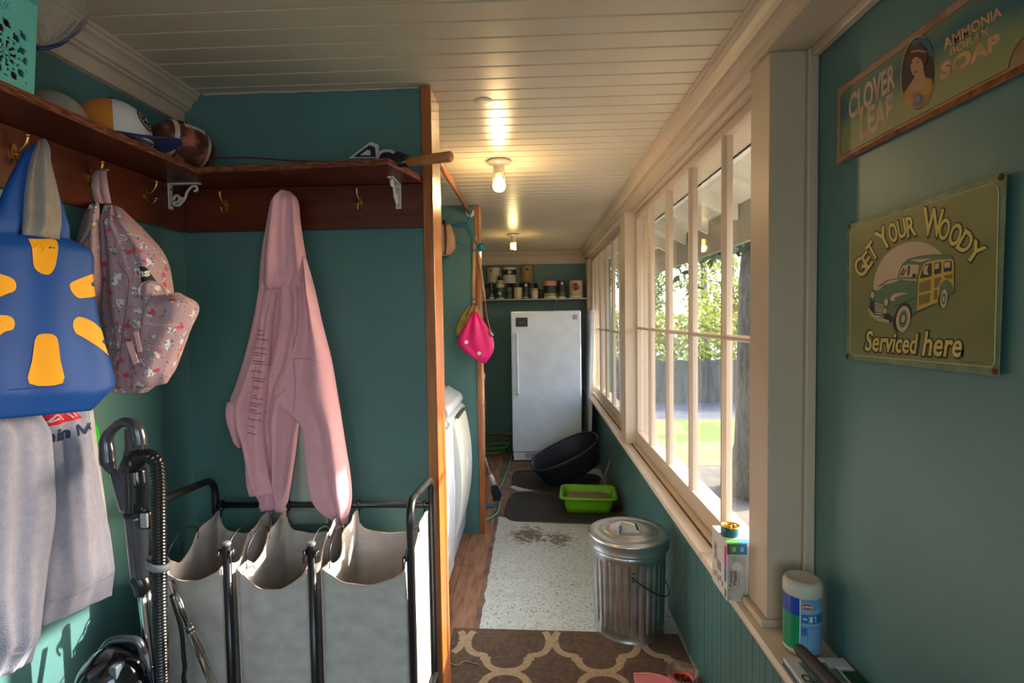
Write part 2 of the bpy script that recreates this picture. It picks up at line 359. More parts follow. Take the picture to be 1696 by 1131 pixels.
# ------------------------------------------------------------------ windows
def window(idx, ys, zb=.775, zt=2.182, zm=1.466, sill_z=.692):
    xa, xb = .686, .722
    t = bpy.data.objects.new('window_%d' % idx, None); C.objects.link(t); S(t); t.location = (xa, ys[0], sill_z)
    y0, y1 = ys[0], ys[-1]
    b = B(); box(b, (xa, y0-.045, sill_z), (xb, y1+.045, zb)); box(b, (xa, y0-.045, zt), (xb, y1+.045, 2.2165)); obj('sash_rail', b, WHITE, t, bevel=.004)
    b = B(); box(b, (xa, y0-.045, zb), (xb, y0+.012, zt)); box(b, (xa, y1-.012, zb), (xb, y1+.045, zt)); obj('sash_stile', b, WHITE, t, bevel=.004)
    for y in ys[1:-1]:
        b = B(); extr(b, [(xa-.004, y-.006), (xa-.004, y+.006), (xa+.01, y+.014), (xb-.004, y+.011), (xb-.004, y-.011), (xa+.01, y-.014)], zb-.002, zt+.002, axes='xy', along='z'); obj('muntin', b, WHITE, t)
    b = B(); extr(b, [(xa-.002, zm-.005), (xa-.002, zm+.005), (xa+.01, zm+.010), (xb-.006, zm+.008), (xb-.006, zm-.008), (xa+.01, zm-.010)], y0, y1); obj('glazing_bar', b, WHITE, t)
    for i in range(len(ys)-1):
        for z0, z1 in ((zb, zm), (zm, zt)):
            b = B(); v = [b.verts.new(p) for p in ((.709, ys[i], z0), (.709, ys[i+1], z0), (.709, ys[i+1], z1), (.709, ys[i], z1))]; b.faces.new(v)
            obj('pane', b, GLASS, t)
window(1, [1.57, 1.98, 2.39, 2.80, 3.215, 3.60])
window(3, [-1.60, -1.15, -.70, -.28])  # unseen window added behind the camera to let in fill light
window(2, [3.86, 4.30, 4.72, 5.14, 5.56, 5.98, 6.25], zm=1.415)
# ------------------------------------------------------------------ outside
GZ = -.5
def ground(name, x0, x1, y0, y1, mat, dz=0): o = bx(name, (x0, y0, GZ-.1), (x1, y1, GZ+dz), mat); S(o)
ground('ground_shade_earth', 1.0, 60, -20, 7.3, M('shaded_earth', (92, 86, 80), rough=.95, noise_s=1.5, col2=(136, 128, 118), bump=.4, bump_s=6, detail=8))  # near earth strip, with the shade lying on it put into its colour
GRASS = M('lawn_grass', (100, 124, 50), rough=.9, noise_s=1.2, col2=(160, 150, 86), ramp=(.5, .62), bump=.6, bump_s=30, detail=8)
STRAW = M('dry_lawn', (160, 138, 86), rough=.95, noise_s=1.6, col2=(116, 126, 58), ramp=(.52, .66), bump=.6, bump_s=20, detail=8)
ground('ground_dry_lawn', 1.0, 60, 7.3, 8.7, STRAW, .004); ground('ground_lawn', 1.0, 60, 8.7, 10.6, GRASS, .006)
ground('ground_driveway', 1.0, 60, 10.6, 60, M('driveway_asphalt', (96, 96, 104), rough=.9, noise_s=2, noise_a=.12, detail=6))
# roof overhang: boards on rafters, gutter board
t = thing('porch_eave', 'white boarded porch eave with rafters seen through the window glass', 'eave', (1.1, 3.5, 2.2))
EAVE = M('eave_paint', (240, 238, 228), rough=.6, noise_s=4, noise_a=.06)
def zr(x): return 2.60-(x-.8)*.50
b = B(); y = -1.0
b = B()
for k in range(7):
    x0 = .80+k*.098; x1 = x0+.094
    extr(b, [(x0, zr(x0)), (x1, zr(x1)), (x1, zr(x1)+.02), (x0, zr(x0)+.02)], -1.2, 9)
obj('board_deck', b, EAVE, t)
for k in range(15):
    y = -.6+k*.62; b = B(); extr(b, [(.862, zr(.862)), (1.40, zr(1.40)), (1.40, zr(1.40)-.11), (.862, zr(.862)-.11)], y, y+.045); obj('rafter', b, EAVE, t)
b = B(); box(b, (1.41, -1.2, 2.03), (1.45, 9, 2.31)); obj('fascia', b, M('fascia_grey', (168, 164, 150), rough=.6), t)
bx('wall_outside_head', (.862, -1.2, 2.236), (.93, 9, 2.62), EAVE)['kind'] = 'structure'
# fence
t = thing('board_fence', 'weathered grey board fence across the driveway beyond the window', 'fence', (5, 12.6, GZ))
FEN = M('weathered_board', (98, 92, 84), rough=.9, noise_s=3, noise_a=.3, stretch=(3, 3, .4))
b = B(); x = 1.2; k = 0
while x < 11: box(b, (x, 12.6, GZ), (x+.14, 12.62, .48+.012*(k % 3))); x += .15; k += 1
obj('pickets', b, FEN, t)
b = B(); box(b, (1.2, 12.62, -.25), (11, 12.66, -.15)); box(b, (1.2, 12.62, .25), (11, 12.66, .35)); obj('rail', b, FEN, t)
for x in (1.6, 4.0, 6.4, 8.8): bx('post', (x, 12.62, GZ), (x+.1, 12.72, .55), FEN, t)
BARK = M('bark', (112, 106, 100), rough=.95, noise_s=7, noise_a=.35, stretch=(4, 4, 1), bump=1, bump_s=14, detail=8)
LEAF = {'y': M('yellow_green_leaf', (190, 190, 90), rough=.7, noise_s=6, noise_a=.3), 'g': M('dark_conifer_leaf', (70, 96, 60), rough=.7, noise_s=5, noise_a=.35), 'm': M('spring_leaf', (140, 158, 92), rough=.7, noise_s=5, noise_a=.3)}
def tree(name, label, x, y, h, r, crown, leaf, n, size, seed, group=None, droop=0, z0=.35):
    rnd = random.Random(seed); t = thing(name, label, 'tree', (x, y, GZ), group)
    b = B(); lean = rnd.uniform(-.04, .04)
    rings = tube(b, [(x+lean*h*q/8, y, GZ+h*q/8-.05) for q in range(9)], [r*(1.35 if q == 0 else 1-.09*q) for q in range(9)], 14)
    for v in b.verts: v.co += Vector((1, 1, 0))*.05*r/.25*noise.noise(v.co*3)
    obj('trunk', b, BARK, t, smooth=True)
    b = B(); tips = []
    for q in range(26):
        z = GZ+h*rnd.uniform(z0, .98); a = rnd.uniform(0, 2*PI); l = crown*rnd.uniform(.5, 1)*(1.1-.5*(z-GZ)/h)
        p0 = Vector((x, y, z)); p1 = p0+Vector((math.cos(a)*l*.5, math.sin(a)*l*.5, l*.18)); p2 = p0+Vector((math.cos(a)*l, math.sin(a)*l, l*.25-droop*l))
        tube(b, smooth_path([p0, p1, p2], 4), [.03*r/.15*(1-.1*k) for k in range(9)], 5); tips.append((p0, p1, p2))
    obj('branches', b, BARK, t)
    b = B()
    for q in range(n):
        p0, p1, p2 = rnd.choice(tips); s = rnd.random()**.6
        c = (p0.lerp(p1, s*2) if s < .5 else p1.lerp(p2, s*2-1))+Vector((rnd.gauss(0, .13), rnd.gauss(0, .13), rnd.gauss(-.05, .13)))*crown*.8
        if c.z < GZ+.3: continue
        d1 = Vector((rnd.gauss(0, 1), rnd.gauss(0, 1), rnd.gauss(0, 1))).normalized()*size; d2 = d1.cross(Vector((rnd.gauss(0, 1), rnd.gauss(0, 1), rnd.gauss(0, 1)))).normalized()*size*.5
        b.faces.new([b.verts.new(c-d1), b.verts.new(c+d2), b.verts.new(c+d1), b.verts.new(c-d2)])
    obj('foliage', b, LEAF[leaf], t)
tree('shade_tree', 'thick grey tree trunk close outside the right hand panes', 2.62, 6.2, 5.0, .33, 1.55, 'g', 6500, .07, 3, z0=.42, droop=.45)
tree('garden_tree', 'slender tree seen through the left panes of the near window', 3.2, 14.6, 6, .11, 1.3, 'm', 1500, .08, 5, 'garden trees beyond the fence')
tree('garden_tree', 'yellow leaved tree seen through the middle panes of the window', 5.6, 15.6, 4.6, .12, 1.6, 'y', 2600, .08, 6, 'garden trees beyond the fence')
tree('garden_tree', 'bare branched tall tree behind the middle of the fence', 6.5, 20.5, 9, .16, 2.0, 'm', 1300, .09, 8, 'garden trees beyond the fence')
tree('garden_tree', 'dark conifer beyond the fence beside the thick trunk', 9.4, 16.5, 8, .16, 1.9, 'g', 3000, .10, 9, 'garden trees beyond the fence', droop=.3)
tree('garden_tree', 'tree furthest to the left beyond the far window', 3.4, 19.5, 8, .15, 2.0, 'm', 1700, .09, 11, 'garden trees beyond the fence')
t = thing('garden_hedge', 'yellow green hedge rising behind the board fence', 'hedge', (6, 13.8, GZ))
b = B(); rnd = random.Random(21)
for q in range(7000):
    c = Vector((rnd.uniform(1.4, 11), 13.5+rnd.gauss(0, .22), GZ+rnd.random()**.7*(2.1+.35*noise.noise(Vector((q*.001, 0, 0)))))); c.z += .35*noise.noise(Vector((c.x*1.3, 4, 0)))
    d1 = Vector((rnd.gauss(0, 1), rnd.gauss(0, 1), rnd.gauss(0, 1))).normalized()*.085; d2 = d1.cross(Vector((rnd.gauss(0, 1), rnd.gauss(0, 1), rnd.gauss(0, 1)))).normalized()*.05
    b.faces.new([b.verts.new(c-d1), b.verts.new(c+d2), b.verts.new(c+d1), b.verts.new(c-d2)])
obj('foliage', b, LEAF['y'], t)
b = B()
for k in range(16): x = 1.6+.6*k; tube(b, [(x, 13.5, GZ-.05), (x+.1, 13.5, GZ+1.3)], .03, 6)
obj('stems', b, BARK, t)
t = thing('sun_block_shrub', 'tall dark evergreen shrub added outside between the two windows to block sun', 'shrub', (2.45, 4.62, GZ))  # shrub added to keep direct sun off the washing machine
b = B(); rnd = random.Random(33)
for q in range(7500):
    z = rnd.random(); a = rnd.uniform(0, 2*PI); r = .52*(1-.35*z*z)*rnd.random()**.35; c = Vector((2.45+r*math.cos(a)*.85, 4.62+r*math.sin(a)*1.15, GZ+.1+3.05*z))
    d1 = Vector((rnd.gauss(0, 1), rnd.gauss(0, 1), rnd.gauss(.6, 1))).normalized()*.055; d2 = d1.cross(Vector((rnd.gauss(0, 1), rnd.gauss(0, 1), rnd.gauss(0, 1)))).normalized()*.026
    b.faces.new([b.verts.new(c-d1), b.verts.new(c+d2), b.verts.new(c+d1), b.verts.new(c-d2)])
obj('foliage', b, LEAF['g'], t)
b = B(); tube(b, [(2.45, 4.62, GZ-.05), (2.45, 4.62, GZ+2.6)], [.06, .02], 8); obj('stem', b, BARK, t)
# ------------------------------------------------------------------ ceiling lamps
PORC = M('porcelain', (212, 200, 180), rough=.35)
def lamp(x, y, r, watt, spiral, label, col):
    t = thing('ceiling_lamp', label, 'lamp', (x, y, ZC))
    b = B(); lathe(b, [(r*.9, 0), (r, -.006), (r*.98, -.012), (r*.6, -.018), (r*.42, -.03), (r*.36, -.06), (r*.30, -.07)], (x, y, ZC-.0005), 32); obj('holder', b, PORC, t, smooth=True)
    b = B()
    if not spiral:
        lathe(b, [(.013, -.062), (.015, -.075), (.022, -.092), (.030, -.108), (.0325, -.122), (.031, -.135), (.025, -.147), (.015, -.153), (.004, -.155)], (x, y, ZC), 24)
        e = obj('bulb', b, M('bulb_warm_'+label[:4], (255, 230, 190), emit=(255, 214, 150), emit_s=16), t, smooth=True)
        b = B(); lathe(b, [(.018, -.05), (.0185, -.07), (.016, -.08)], (x, y, ZC), 16); obj('neck', b, PORC, t, smooth=True)
        for s in (-1, 1):
            b = B(); tube(b, [(x+s*.026, y, ZC-.02), (x+s*.031, y, ZC-.11)], .0012, 5); obj('chain', b, BRASS, t)
    else:
        b.free(); b = B(); pts = [(x+.021*math.cos(a), y+.021*math.sin(a), ZC-.085-.06*a/(6*PI)) for a in [6*PI*k/60 for k in range(61)]]
        tube(b, pts, .0085, 8); obj('bulb', b, M('bulb_yellow', (255, 220, 130), emit=(255, 205, 96), emit_s=6), t, smooth=True)
        b = B(); lathe(b, [(.016, -.06), (.022, -.07), (.022, -.085), (.012, -.088)], (x, y, ZC), 20); obj('ballast', b, PORC, t, smooth=True)
    l = bpy.data.lights.new('bulb_light', 'POINT'); l.energy = watt; l.color = col; l.shadow_soft_size = .033
    o = bpy.data.objects.new('bulb_light', l); C.objects.link(o); o.location = (x, y, ZC-(.178 if not spiral else .17))
lamp(-.162, 2.75, .062, 6.0, False, 'near porcelain ceiling lamp with a round glowing bulb and pull chains', (1, .66, .30))
lamp(-.178, 5.15, .060, 2.2, True, 'far porcelain ceiling lamp with a small yellow spiral bulb', (1, .72, .30))
b = B(); lathe(b, [(.035, 0), (.034, -.002), (.02, -.004)], (-.17, 2.0, ZC-.0005), 24); tag(obj('ceiling_patch_disc', b, CEIL), 'small painted flat disc on the boards in front of the near lamp', 'cover plate')

# ------------------------------------------------------------------ coat shelf
SZ0, SZ1 = 2.010, 2.030
t = thing('coat_shelf', 'dark stained corner coat shelf running over the left wall and the partition', 'shelf', (-1.2, 1.8, SZ0))
b = B(); poly(b, [(XL+.001, -.4, SZ0), (-1.035, -.4, SZ0), (-1.035, 1.655, SZ0), (-.425, 1.612, SZ0), (-.372, 1.80, SZ0), (-.372, YP-.001, SZ0), (XL+.001, YP-.001, SZ0)], (0, 0, 1), SZ1-SZ0); obj('shelf_board', b, SHELFW, t, bevel=.0015)
b = B()
pe = [(-1.035, -.4), (-1.035, 1.655), (-.425, 1.612), (-.3725, 1.80)]
for i in range(3):
    a, c = Vector((*pe[i], 0)), Vector((*pe[i+1], 0)); d = (c-a).normalized(); nn = Vector((d.y, -d.x, 0)); pts = [a, c, c+nn*.0012, a+nn*.0012]
    poly(b, [(q.x, q.y, SZ0+.001) for q in pts], (0, 0, 1), .018)
obj('raw_edge', b, PLYEDGE, t)
WOODH2 = M('varnished_rail', (104, 40, 17), rough=.36, noise_s=4, col2=(66, 22, 9), ramp=(.3, .7), stretch=(1, 1, 12), coat=.25)
b = B(); box(b, (XL+.001, -.4, 1.862), (-1.198, 1.838, SZ0-.001)); obj('back_rail', b, WOODH2, t, bevel=.002)
b = B(); box(b, (-1.197, 1.838, 1.862), (-.3705, YP-.001, SZ0-.001)); obj('back_rail', b, WOODH2, t, bevel=.002)
# scrolled white brackets
def bracket(o, d, label):                     # o: corner on the rail under the shelf, d: direction of the arm
    d = Vector(d); o = Vector(o); s = d.cross(Vector((0, 0, 1))).normalized(); t = thing('shelf_bracket', label, 'bracket', o)
    W = M('white_cast_metal', (205, 200, 190), rough=.5)
    def P(a, z): return o+d*a+Vector((0, 0, z))
    def bar(bm, a0, z0, a1, z1, wd, th):
        for q in (0,):
            lo = [P(a0, z0)-s*wd/2, P(a0, z0)+s*wd/2, P(a1, z0)+s*wd/2, P(a1, z0)-s*wd/2]; poly(bm, lo, (0, 0, 1), z1-z0)
    b = B(); bar(b, .0005, -.085, .0045, 0, .020, 0); obj('wall_plate', b, W, t, bevel=.001)
    b = B(); bar(b, .005, -.005, .105, -.0005, .018, 0); obj('arm', b, W, t, bevel=.001)
    b = B(); pts = smooth_path([P(.012, -.055), P(.022, -.040), P(.034, -.045), P(.030, -.060), P(.018, -.062), P(.012, -.068), P(.03, -.072), P(.052, -.05), P(.060, -.030), P(.078, -.012), P(.092, -.012), P(.094, -.024), P(.084, -.027)], 6)
    tube(b, pts, .0042, 8); rbox(b, P(.045, -.052)-Vector((.006,)*3), P(.045, -.052)+Vector((.006,)*3), .002); obj('scroll', b, W, t, smooth=True)
    b = B()
    for z in (-.02, -.072):
        tube(b, [P(.0046, z), P(.0066, z)], .0035, 10)
    obj('screw', b, BRASS, t)
bracket((-1.1975, 1.758, SZ0-.0005), (1, 0, 0), 'white scrolled iron bracket on the left wall rail near the corner')
bracket((-.452, 1.8375, SZ0-.0005), (0, -1, 0), 'white scrolled iron bracket on the partition rail beside the fir jamb')
# brass coat hooks
def hook(o, d, label, grp=None):
    d = Vector(d).normalized(); o = Vector(o); t = thing('coat_hook', label, 'coat hook', o, 'brass coat hooks')
    s = d.cross(Vector((0, 0, 1)))
    b = B(); vs = [o+s*math.cos(a)*.008+Vector((0, 0, math.sin(a)*.020)) for a in [2*PI*k/14 for k in range(14)]]; poly(b, vs, d, .003); obj('plate', b, BRASS, t)
    P = lambda a, z: o+d*a+Vector((0, 0, z))
    b = B(); tube(b, smooth_path([P(.003, .0), P(.018, .004), P(.032, .020), P(.036, .036)], 5), [.0035]*16, 8)
    tube(b, smooth_path([P(.003, -.008), P(.012, -.024), P(.024, -.028), P(.032, -.016)], 5), .003, 8)
    for q in (P(.036, .038), P(.032, -.014)): bmesh.ops.create_uvsphere(b, u_segments=10, v_segments=6, radius=.0058, matrix=Matrix.Translation(q))
    obj('prong', b, BRASS, t, smooth=True)
for y, l in ((1.22, 'brass coat hook holding the blue tote bag'), (1.437, 'brass coat hook holding the flowered backpack'), (1.647, 'bare brass coat hook between the backpack and the white bracket')): hook((-1.1975, y, 1.95), (1, 0, 0), l)
for x, l in ((-1.053, 'dim brass coat hook nearest the inner corner of the partition'), (-.845, 'brass coat hook carrying the hood of the pink hoodie'), (-.584, 'bare brass coat hook between the pink hoodie and the white bracket')): hook((x, 1.8375, 1.95), (0, -1, 0), l)

# ------------------------------------------------------------------ things on the shelf
# turquoise basket with pierced flowers
TQ = M('turquoise_plastic', (110, 200, 185), rough=.35)
t = thing('plastic_basket', 'turquoise plastic basket with pierced flower pattern on the left end of the shelf', 'basket', (-1.13, 1.02, SZ1))
x0, x1, y0, y1, z0, z1 = -1.21, -1.045, .80, 1.135, SZ1+.001, SZ1+.20
def taper(z): return .010*(1-(z-z0)/(z1-z0))
b = B()
# pierced front (+x) wall: grid of quads, holes drop out
def petal_hole(u, v):
    for cx, cy, R, k in ((.78, .80, .055, 8), (.80, .33, .13, 9), (.42, .52, .19, 14), (.10, .28, .13, 9), (.12, .78, .08, 8)):
        du, dv = (u-cx)*1.75, v-cy; r = math.hypot(du, dv)
        if r < R: return r > R*.16 and math.cos(k*math.atan2(dv, du)) > -.15
        if r < R*1.35: return r > R*1.12 and math.cos(k*1.5*math.atan2(dv, du)) > .1
    return (math.sin(u*62+2*math.sin(v*9))*math.sin(v*40+1.5*math.sin(u*14)) > .12) and .08 < v < .86-.25*u
def wall(face, n1, n2):
    G = {}
    for i in range(n1+1):
        for j in range(n2+1):
            u, v = i/n1, j/n2; z = z0+(z1-z0)*v; tp = taper(z)
            if face == 'f': p = (x1-tp, y0+tp+(y1-y0-2*tp)*u, z)
            elif face == 'r': p = (x0+tp+(x1-x0-2*tp)*u, y1-tp, z)
            elif face == 'b': p = (x0+tp, y0+tp+(y1-y0-2*tp)*u, z)
            else: p = (x0+tp+(x1-x0-2*tp)*u, y0+tp, z)
            G[i, j] = b.verts.new(p)
    for i in range(n1):
        for j in range(n2):
            u, v = (i+.5)/n1, (j+.5)/n2
            if face == 'f' and .10 < v < .92 and .03 < u < .95 and petal_hole(u, v): continue
            b.faces.new((G[i, j], G[i+1, j], G[i+1, j+1], G[i, j+1]))
wall('f', 110, 70); wall('r', 2, 2); wall('b', 2, 2); wall('l', 2, 2)
o = obj('body', b, TQ, t); so = o.modifiers.new('s', 'SOLIDIFY'); so.thickness = .003
b = B(); box(b, (x0+.012, y0+.012, z0), (x1-.012, y1-.012, z0+.003)); obj('base', b, TQ, t)
b = B(); ring = [(x1+.010, y0, 0), (x1+.010, y1-.02, 0), (x1-.01, y1+.010, 0), (x0+.01, y1+.010, 0), (x0, y1, 0), (x0, y0, 0), (x0+.02, y0-.01, 0), (x1-.02, y0-.01, 0)]
tube(b, [(a, c, z1) for a, c, _ in ring], .0065, 8, closed=True); obj('rim', b, TQ, t, smooth=True)
b = B(); rbox(b, (x0+.02, y0+.02, z0+.005), (x1-.02, y1-.02, z1-.03), .02); tag(obj('folded_red_cloth', b, M('maroon_cloth', (84, 26, 30), rough=.9)), 'dark red cloth filling the turquoise basket', 'cloth')
# clear plastic pouch with a blue zip edge lying behind the basket
PLAS = M('clear_plastic_film', (226, 224, 214), rough=.12, trans=.85, alpha=.55)
t = thing('plastic_pouch', 'clear plastic pouch with a blue piped edge bulging behind the turquoise basket', 'pouch', (-1.15, 1.2, SZ1))
pp = PL((-1.10, 1.2, 2.2), (1, -.25, 0))
b = B(); drape(b, pp, [(20, -40), (30, 0), (62, 60), (66, 78)], [(120, -40), (133, 0), (138, 36), (112, 66), (68, 79)], .04, fold=lambda u, v: .006*math.sin(u*23+v*8), nu=24, nv=24, wob=.012); obj('film', b, PLAS, t, smooth=True)
b = B(); tube(b, [pp.p(x, y, .003) for x, y in sm2([(60, 80), (78, 79), (100, 72), (120, 56), (139, 34)])], .0045, 8); obj('piping', b, M('blue_piping', (24, 52, 112), rough=.5), t, smooth=True)
# cap: white front, orange mesh, navy brim
def cap(cx, cy, rz, crown, back, brimc, label, patch=True, s=1):
    t = thing('baseball_cap', label, 'cap', (cx, cy, SZ1)); R = Matrix.Rotation(rz, 4, 'Z'); z0 = SZ1+.006
    def T(p): q = (R@Vector(p))*s; q.z *= 1.18; return Vector((cx, cy, z0))+q
    def dome(a0, a1):
        b = B(); n1, n2 = 26, 12; G = []
        for i in range(n1+1):
            a = a0+(a1-a0)*i/n1
            G.append([b.verts.new(T((.098*math.cos(a)*math.cos(e)*1.02, .078*math.sin(a)*math.cos(e), .098*math.sin(e)**.85))) for e in [PI/2*j/n2 for j in range(n2)]]+[b.verts.new(T((0, 0, .098)))])
        for i in range(n1):
            for j in range(n2):
                b.faces.new((G[i][j], G[i+1][j], G[i+1][j+1], G[i][j+1]))
        bmesh.ops.remove_doubles(b, verts=b.verts, dist=1e-5); return b
    f = obj('front_panel', dome(-1.25, 1.25), M('cap_'+crown[0], crown[1], rough=.85), t, smooth=True)
    obj('mesh_back', dome(1.25, 2*PI-1.25), M('cap_'+back[0], back[1], rough=.85, bump=.6, bump_s=300), t, smooth=True)
    b = B(); n = 18; A = []; D = []
    for i in range(n+1):
        a = -1.2+2.4*i/n; A.append(b.verts.new(T((.098*math.cos(a), .078*math.sin(a), .004))))
        k = math.cos(a*.9)**.6; D.append(b.verts.new(T((.098*math.cos(a)+.078*k, .080*math.sin(a)*1.02, .006-.022*(abs(math.sin(a))**2)+.004))))
    for i in range(n): b.faces.new((A[i], A[i+1], D[i+1], D[i]))
    bmesh.ops.subdivide_edges(b, edges=list(b.edges), cuts=1, use_grid_fill=True)
    o = obj('brim', b, M('cap_'+brimc[0], brimc[1], rough=.8), t, smooth=True); so = o.modifiers.new('s', 'SOLIDIFY'); so.thickness = .003; so.offset = 1
    b = B(); bmesh.ops.create_uvsphere(b, u_segments=10, v_segments=6, radius=.006*s, matrix=Matrix.Translation(T((0, 0, .099)))); obj('button', b, o.data.materials[0], t, smooth=True)
    if patch:
        tr = bvh_of(f); nn = (R@Vector((.85, -.40, .35))).normalized(); cc = T((.09, -.01, .052))
        sx, sy = orient(nn)
        upv = (Vector((0, 0, 1))-nn*nn.z).normalized(); rt = upv.cross(nn)
        NV = M('patch_navy', (20, 24, 48), rough=.8); CR = M('patch_cream', (214, 200, 160), rough=.8)
        for rr, mt, lf in ((1.0, NV, .0012), (.82, CR, .0018), (.74, NV, .0024)):
            b = B(); pts = [cc+rt*.024*rr*math.cos(a)*(1+.03*math.cos(16*a))+upv*.031*rr*math.sin(a)*(1+.03*math.cos(16*a)) for a in [2*PI*k/48 for k in range(48)]]
            c0 = b.verts.new(cc); vv = [b.verts.new(q) for q in pts]
            for k in range(48): b.faces.new((c0, vv[k], vv[(k+1) % 48]))
            bmesh.ops.subdivide_edges(b, edges=list(b.edges), cuts=2, use_grid_fill=True); onto(b, [tr], nn, lf, .05); obj('round_patch', b, mt, t)
        b = B()
        for k in range(9):
            a = 2*PI*k/9; q = cc+rt*.013*math.cos(a)+upv*.018*math.sin(a)
            poly(b, [q+rt*.0022*math.cos(w_)+upv*.0032*math.sin(w_) for w_ in [2*PI*j/6 for j in range(6)]], nn, .0002)
        poly(b, [cc+rt*.007*math.cos(w_)*(1 if j % 2 else .55)+upv*.010*math.sin(w_)*(1 if j % 2 else .55) for j, w_ in enumerate([2*PI*j/10 for j in range(10)])], nn, .0002)
        onto(b, [tr], nn, .003, .05); obj('patch_emblem', b, CR, t)
    return t
cap(-1.112, 1.415, .30, ('white', (206, 204, 204)), ('orange', (214, 130, 44)), ('navy', (24, 50, 104)), 'white fronted cap with orange mesh back and navy brim on the shelf', s=.93)
cap(-1.150, 1.285, .9, ('sand', (150, 140, 124)), ('grey', (150, 144, 134)), ('sandb', (120, 112, 98)), 'plain sand grey cap tucked behind the orange mesh cap', patch=False, s=.66)
# football
t = thing('football', 'worn brown football with white stripes lying in the corner of the shelf', 'ball', (-1.06, 1.66, SZ1+.05))
FB = M('football_leather', (74, 34, 24), rough=.6, noise_s=26, col2=(170, 96, 66), ramp=(.5, .62), bump=.3, bump_s=220, detail=8)
cc = Vector((-1.075, 1.655, SZ1+.0705)); ax = Vector((.42, .80, -.12)).normalized(); sx, sy = orient(ax)
def fr(s): return .068*max(0, 1-s*s)**.62
b = B(); nrm = [(-.98+1.96*k/30) for k in range(31)]
R_ = [[b.verts.new(cc+ax*.098*s+(sx*math.cos(a)+sy*math.sin(a))*fr(s)) for a in [2*PI*k/28 for k in range(28)]] for s in nrm]
for i in range(30):
    for k in range(28): b.faces.new((R_[i][k], R_[i][(k+1) % 28], R_[i+1][(k+1) % 28], R_[i+1][k]))
b.faces.new(R_[0]); b.faces.new(R_[-1]); obj('body', b, FB, t, smooth=True)
WS = M('football_white', (206, 190, 168), rough=.7, noise_s=30, noise_a=.2)
for s in (-.5, .5):
    b = B(); q = [[b.verts.new(cc+ax*.098*(s+d)+(sx*math.cos(a)+sy*math.sin(a))*(fr(s+d)+.0008)) for a in [2*PI*k/28 for k in range(28)]] for d in (-.06, 0, .06)]
    for i in range(2):
        for k in range(28): b.faces.new((q[i][k], q[i][(k+1) % 28], q[i+1][(k+1) % 28], q[i+1][k]))
    obj('stripe', b, WS, t, smooth=True)
up = (Vector((.5, -.6, .6)) - ax*Vector((.5, -.6, .6)).dot(ax)).normalized(); sd_ = ax.cross(up)
b = B(); tube(b, [cc+ax*.098*s+up*(fr(s)+.002) for s in [-.32+.08*k for k in range(9)]], .0018, 6)
for k in range(8):
    s = -.28+.08*k; tube(b, [cc+ax*.098*s+up*(fr(s)+.003)-sd_*.011, cc+ax*.098*s+up*(fr(s)+.004)+sd_*.011], .0018, 6)
obj('lace', b, WS, t, smooth=True)
# flat things along the partition arm
b = B(); pl_ = [(-1.0, 1.70), (-.80, 1.68), (-.62, 1.66), (-.60, 1.80), (-.98, 1.82)]
t = thing('plastic_sleeve', 'thin clear plastic sleeve with a purple edge lying flat beside the football', 'sleeve', (-.85, 1.75, SZ1))
b = B(); n1 = 20; G = [[b.verts.new((-1.0+.42*i/n1, 1.655-.01*i/n1+.15*j/6, SZ1+.004+.022*(1-i/n1)*math.sin(PI*j/6)+.003*noise.noise(Vector((i*.7, j*.9, 2))))) for j in range(7)] for i in range(n1+1)]
for i in range(n1):
    for j in range(6): b.faces.new((G[i][j], G[i+1][j], G[i+1][j+1], G[i][j+1]))
o = obj('film', b, PLAS, t, smooth=True); so = o.modifiers.new('s', 'SOLIDIFY'); so.thickness = .0008
b = B(); tube(b, smooth_path([(-.99, 1.68, SZ1+.034), (-.86, 1.66, SZ1+.026), (-.74, 1.652, SZ1+.012), (-.62, 1.65, SZ1+.004)], 6), .0028, 6); obj('edge_strip', b, M('purple_strip', (92, 30, 60), rough=.5), t, smooth=True)
DK = M('navy_purple_cloth', (30, 24, 44), rough=.85); WC = M('white_cloth', (190, 186, 184), rough=.85)
def lump(name, label, cat, path, rad, mat, flat=.45, mats=None):
    b = B(); tube(b, smooth_path(path, 7), rad, 14)
    for v in b.verts: v.co.z = SZ1+.0015+(v.co.z-SZ1)*flat if v.co.z > SZ1 else SZ1+.0015; v.co += Vector((0, 0, .004*max(0, noise.noise(v.co*40))))
    return tag(obj(name, b, mat, smooth=True), label, cat)
lump('folded_pennant', 'navy cloth pennant rolled flat along the partition shelf edge', 'pennant', [(-.86, 1.70, SZ1), (-.72, 1.70, SZ1+.012), (-.6, 1.70, SZ1+.014), (-.50, 1.70, SZ1+.01)], .024, DK)
t = thing('paper_pennant', 'white and purple folded pennant sticking up beside the bat', 'pennant', (-.53, 1.70, SZ1))
pq = PL((-.55, 1.69, SZ1), (.1, -1, 0))
for mt, sc, of in ((WC, 1, 0), (M('purple_felt', (44, 24, 60), rough=.9), .72, .0024), (WC, .34, .0048)):
    b = B(); q = [(578, 262), (614, 235), (627, 240), (629, 262)]; cx_, cy_ = 607, 256
    poly(b, [pq.p(cx_+(x-cx_)*sc, cy_+(y-cy_)*sc, of) for x, y in q], pq.n, .002); obj('felt_layer', b, mt, t)
lump('striped_cloth', 'black and white crumpled cloth around the barrel end of the bat', 'cloth', [(-.50, 1.72, SZ1), (-.46, 1.72, SZ1+.03), (-.42, 1.71, SZ1+.03), (-.385, 1.70, SZ1+.01)], .026, DK, .8)
b = B(); tube(b, smooth_path([(-.487, 1.694, SZ1+.012), (-.47, 1.690, SZ1+.04), (-.445, 1.69, SZ1+.045), (-.425, 1.69, SZ1+.038)], 6), .005, 8); tag(obj('white_ribbon', b, WC, smooth=True), 'white ribbon over the crumpled black cloth on the shelf', 'ribbon')
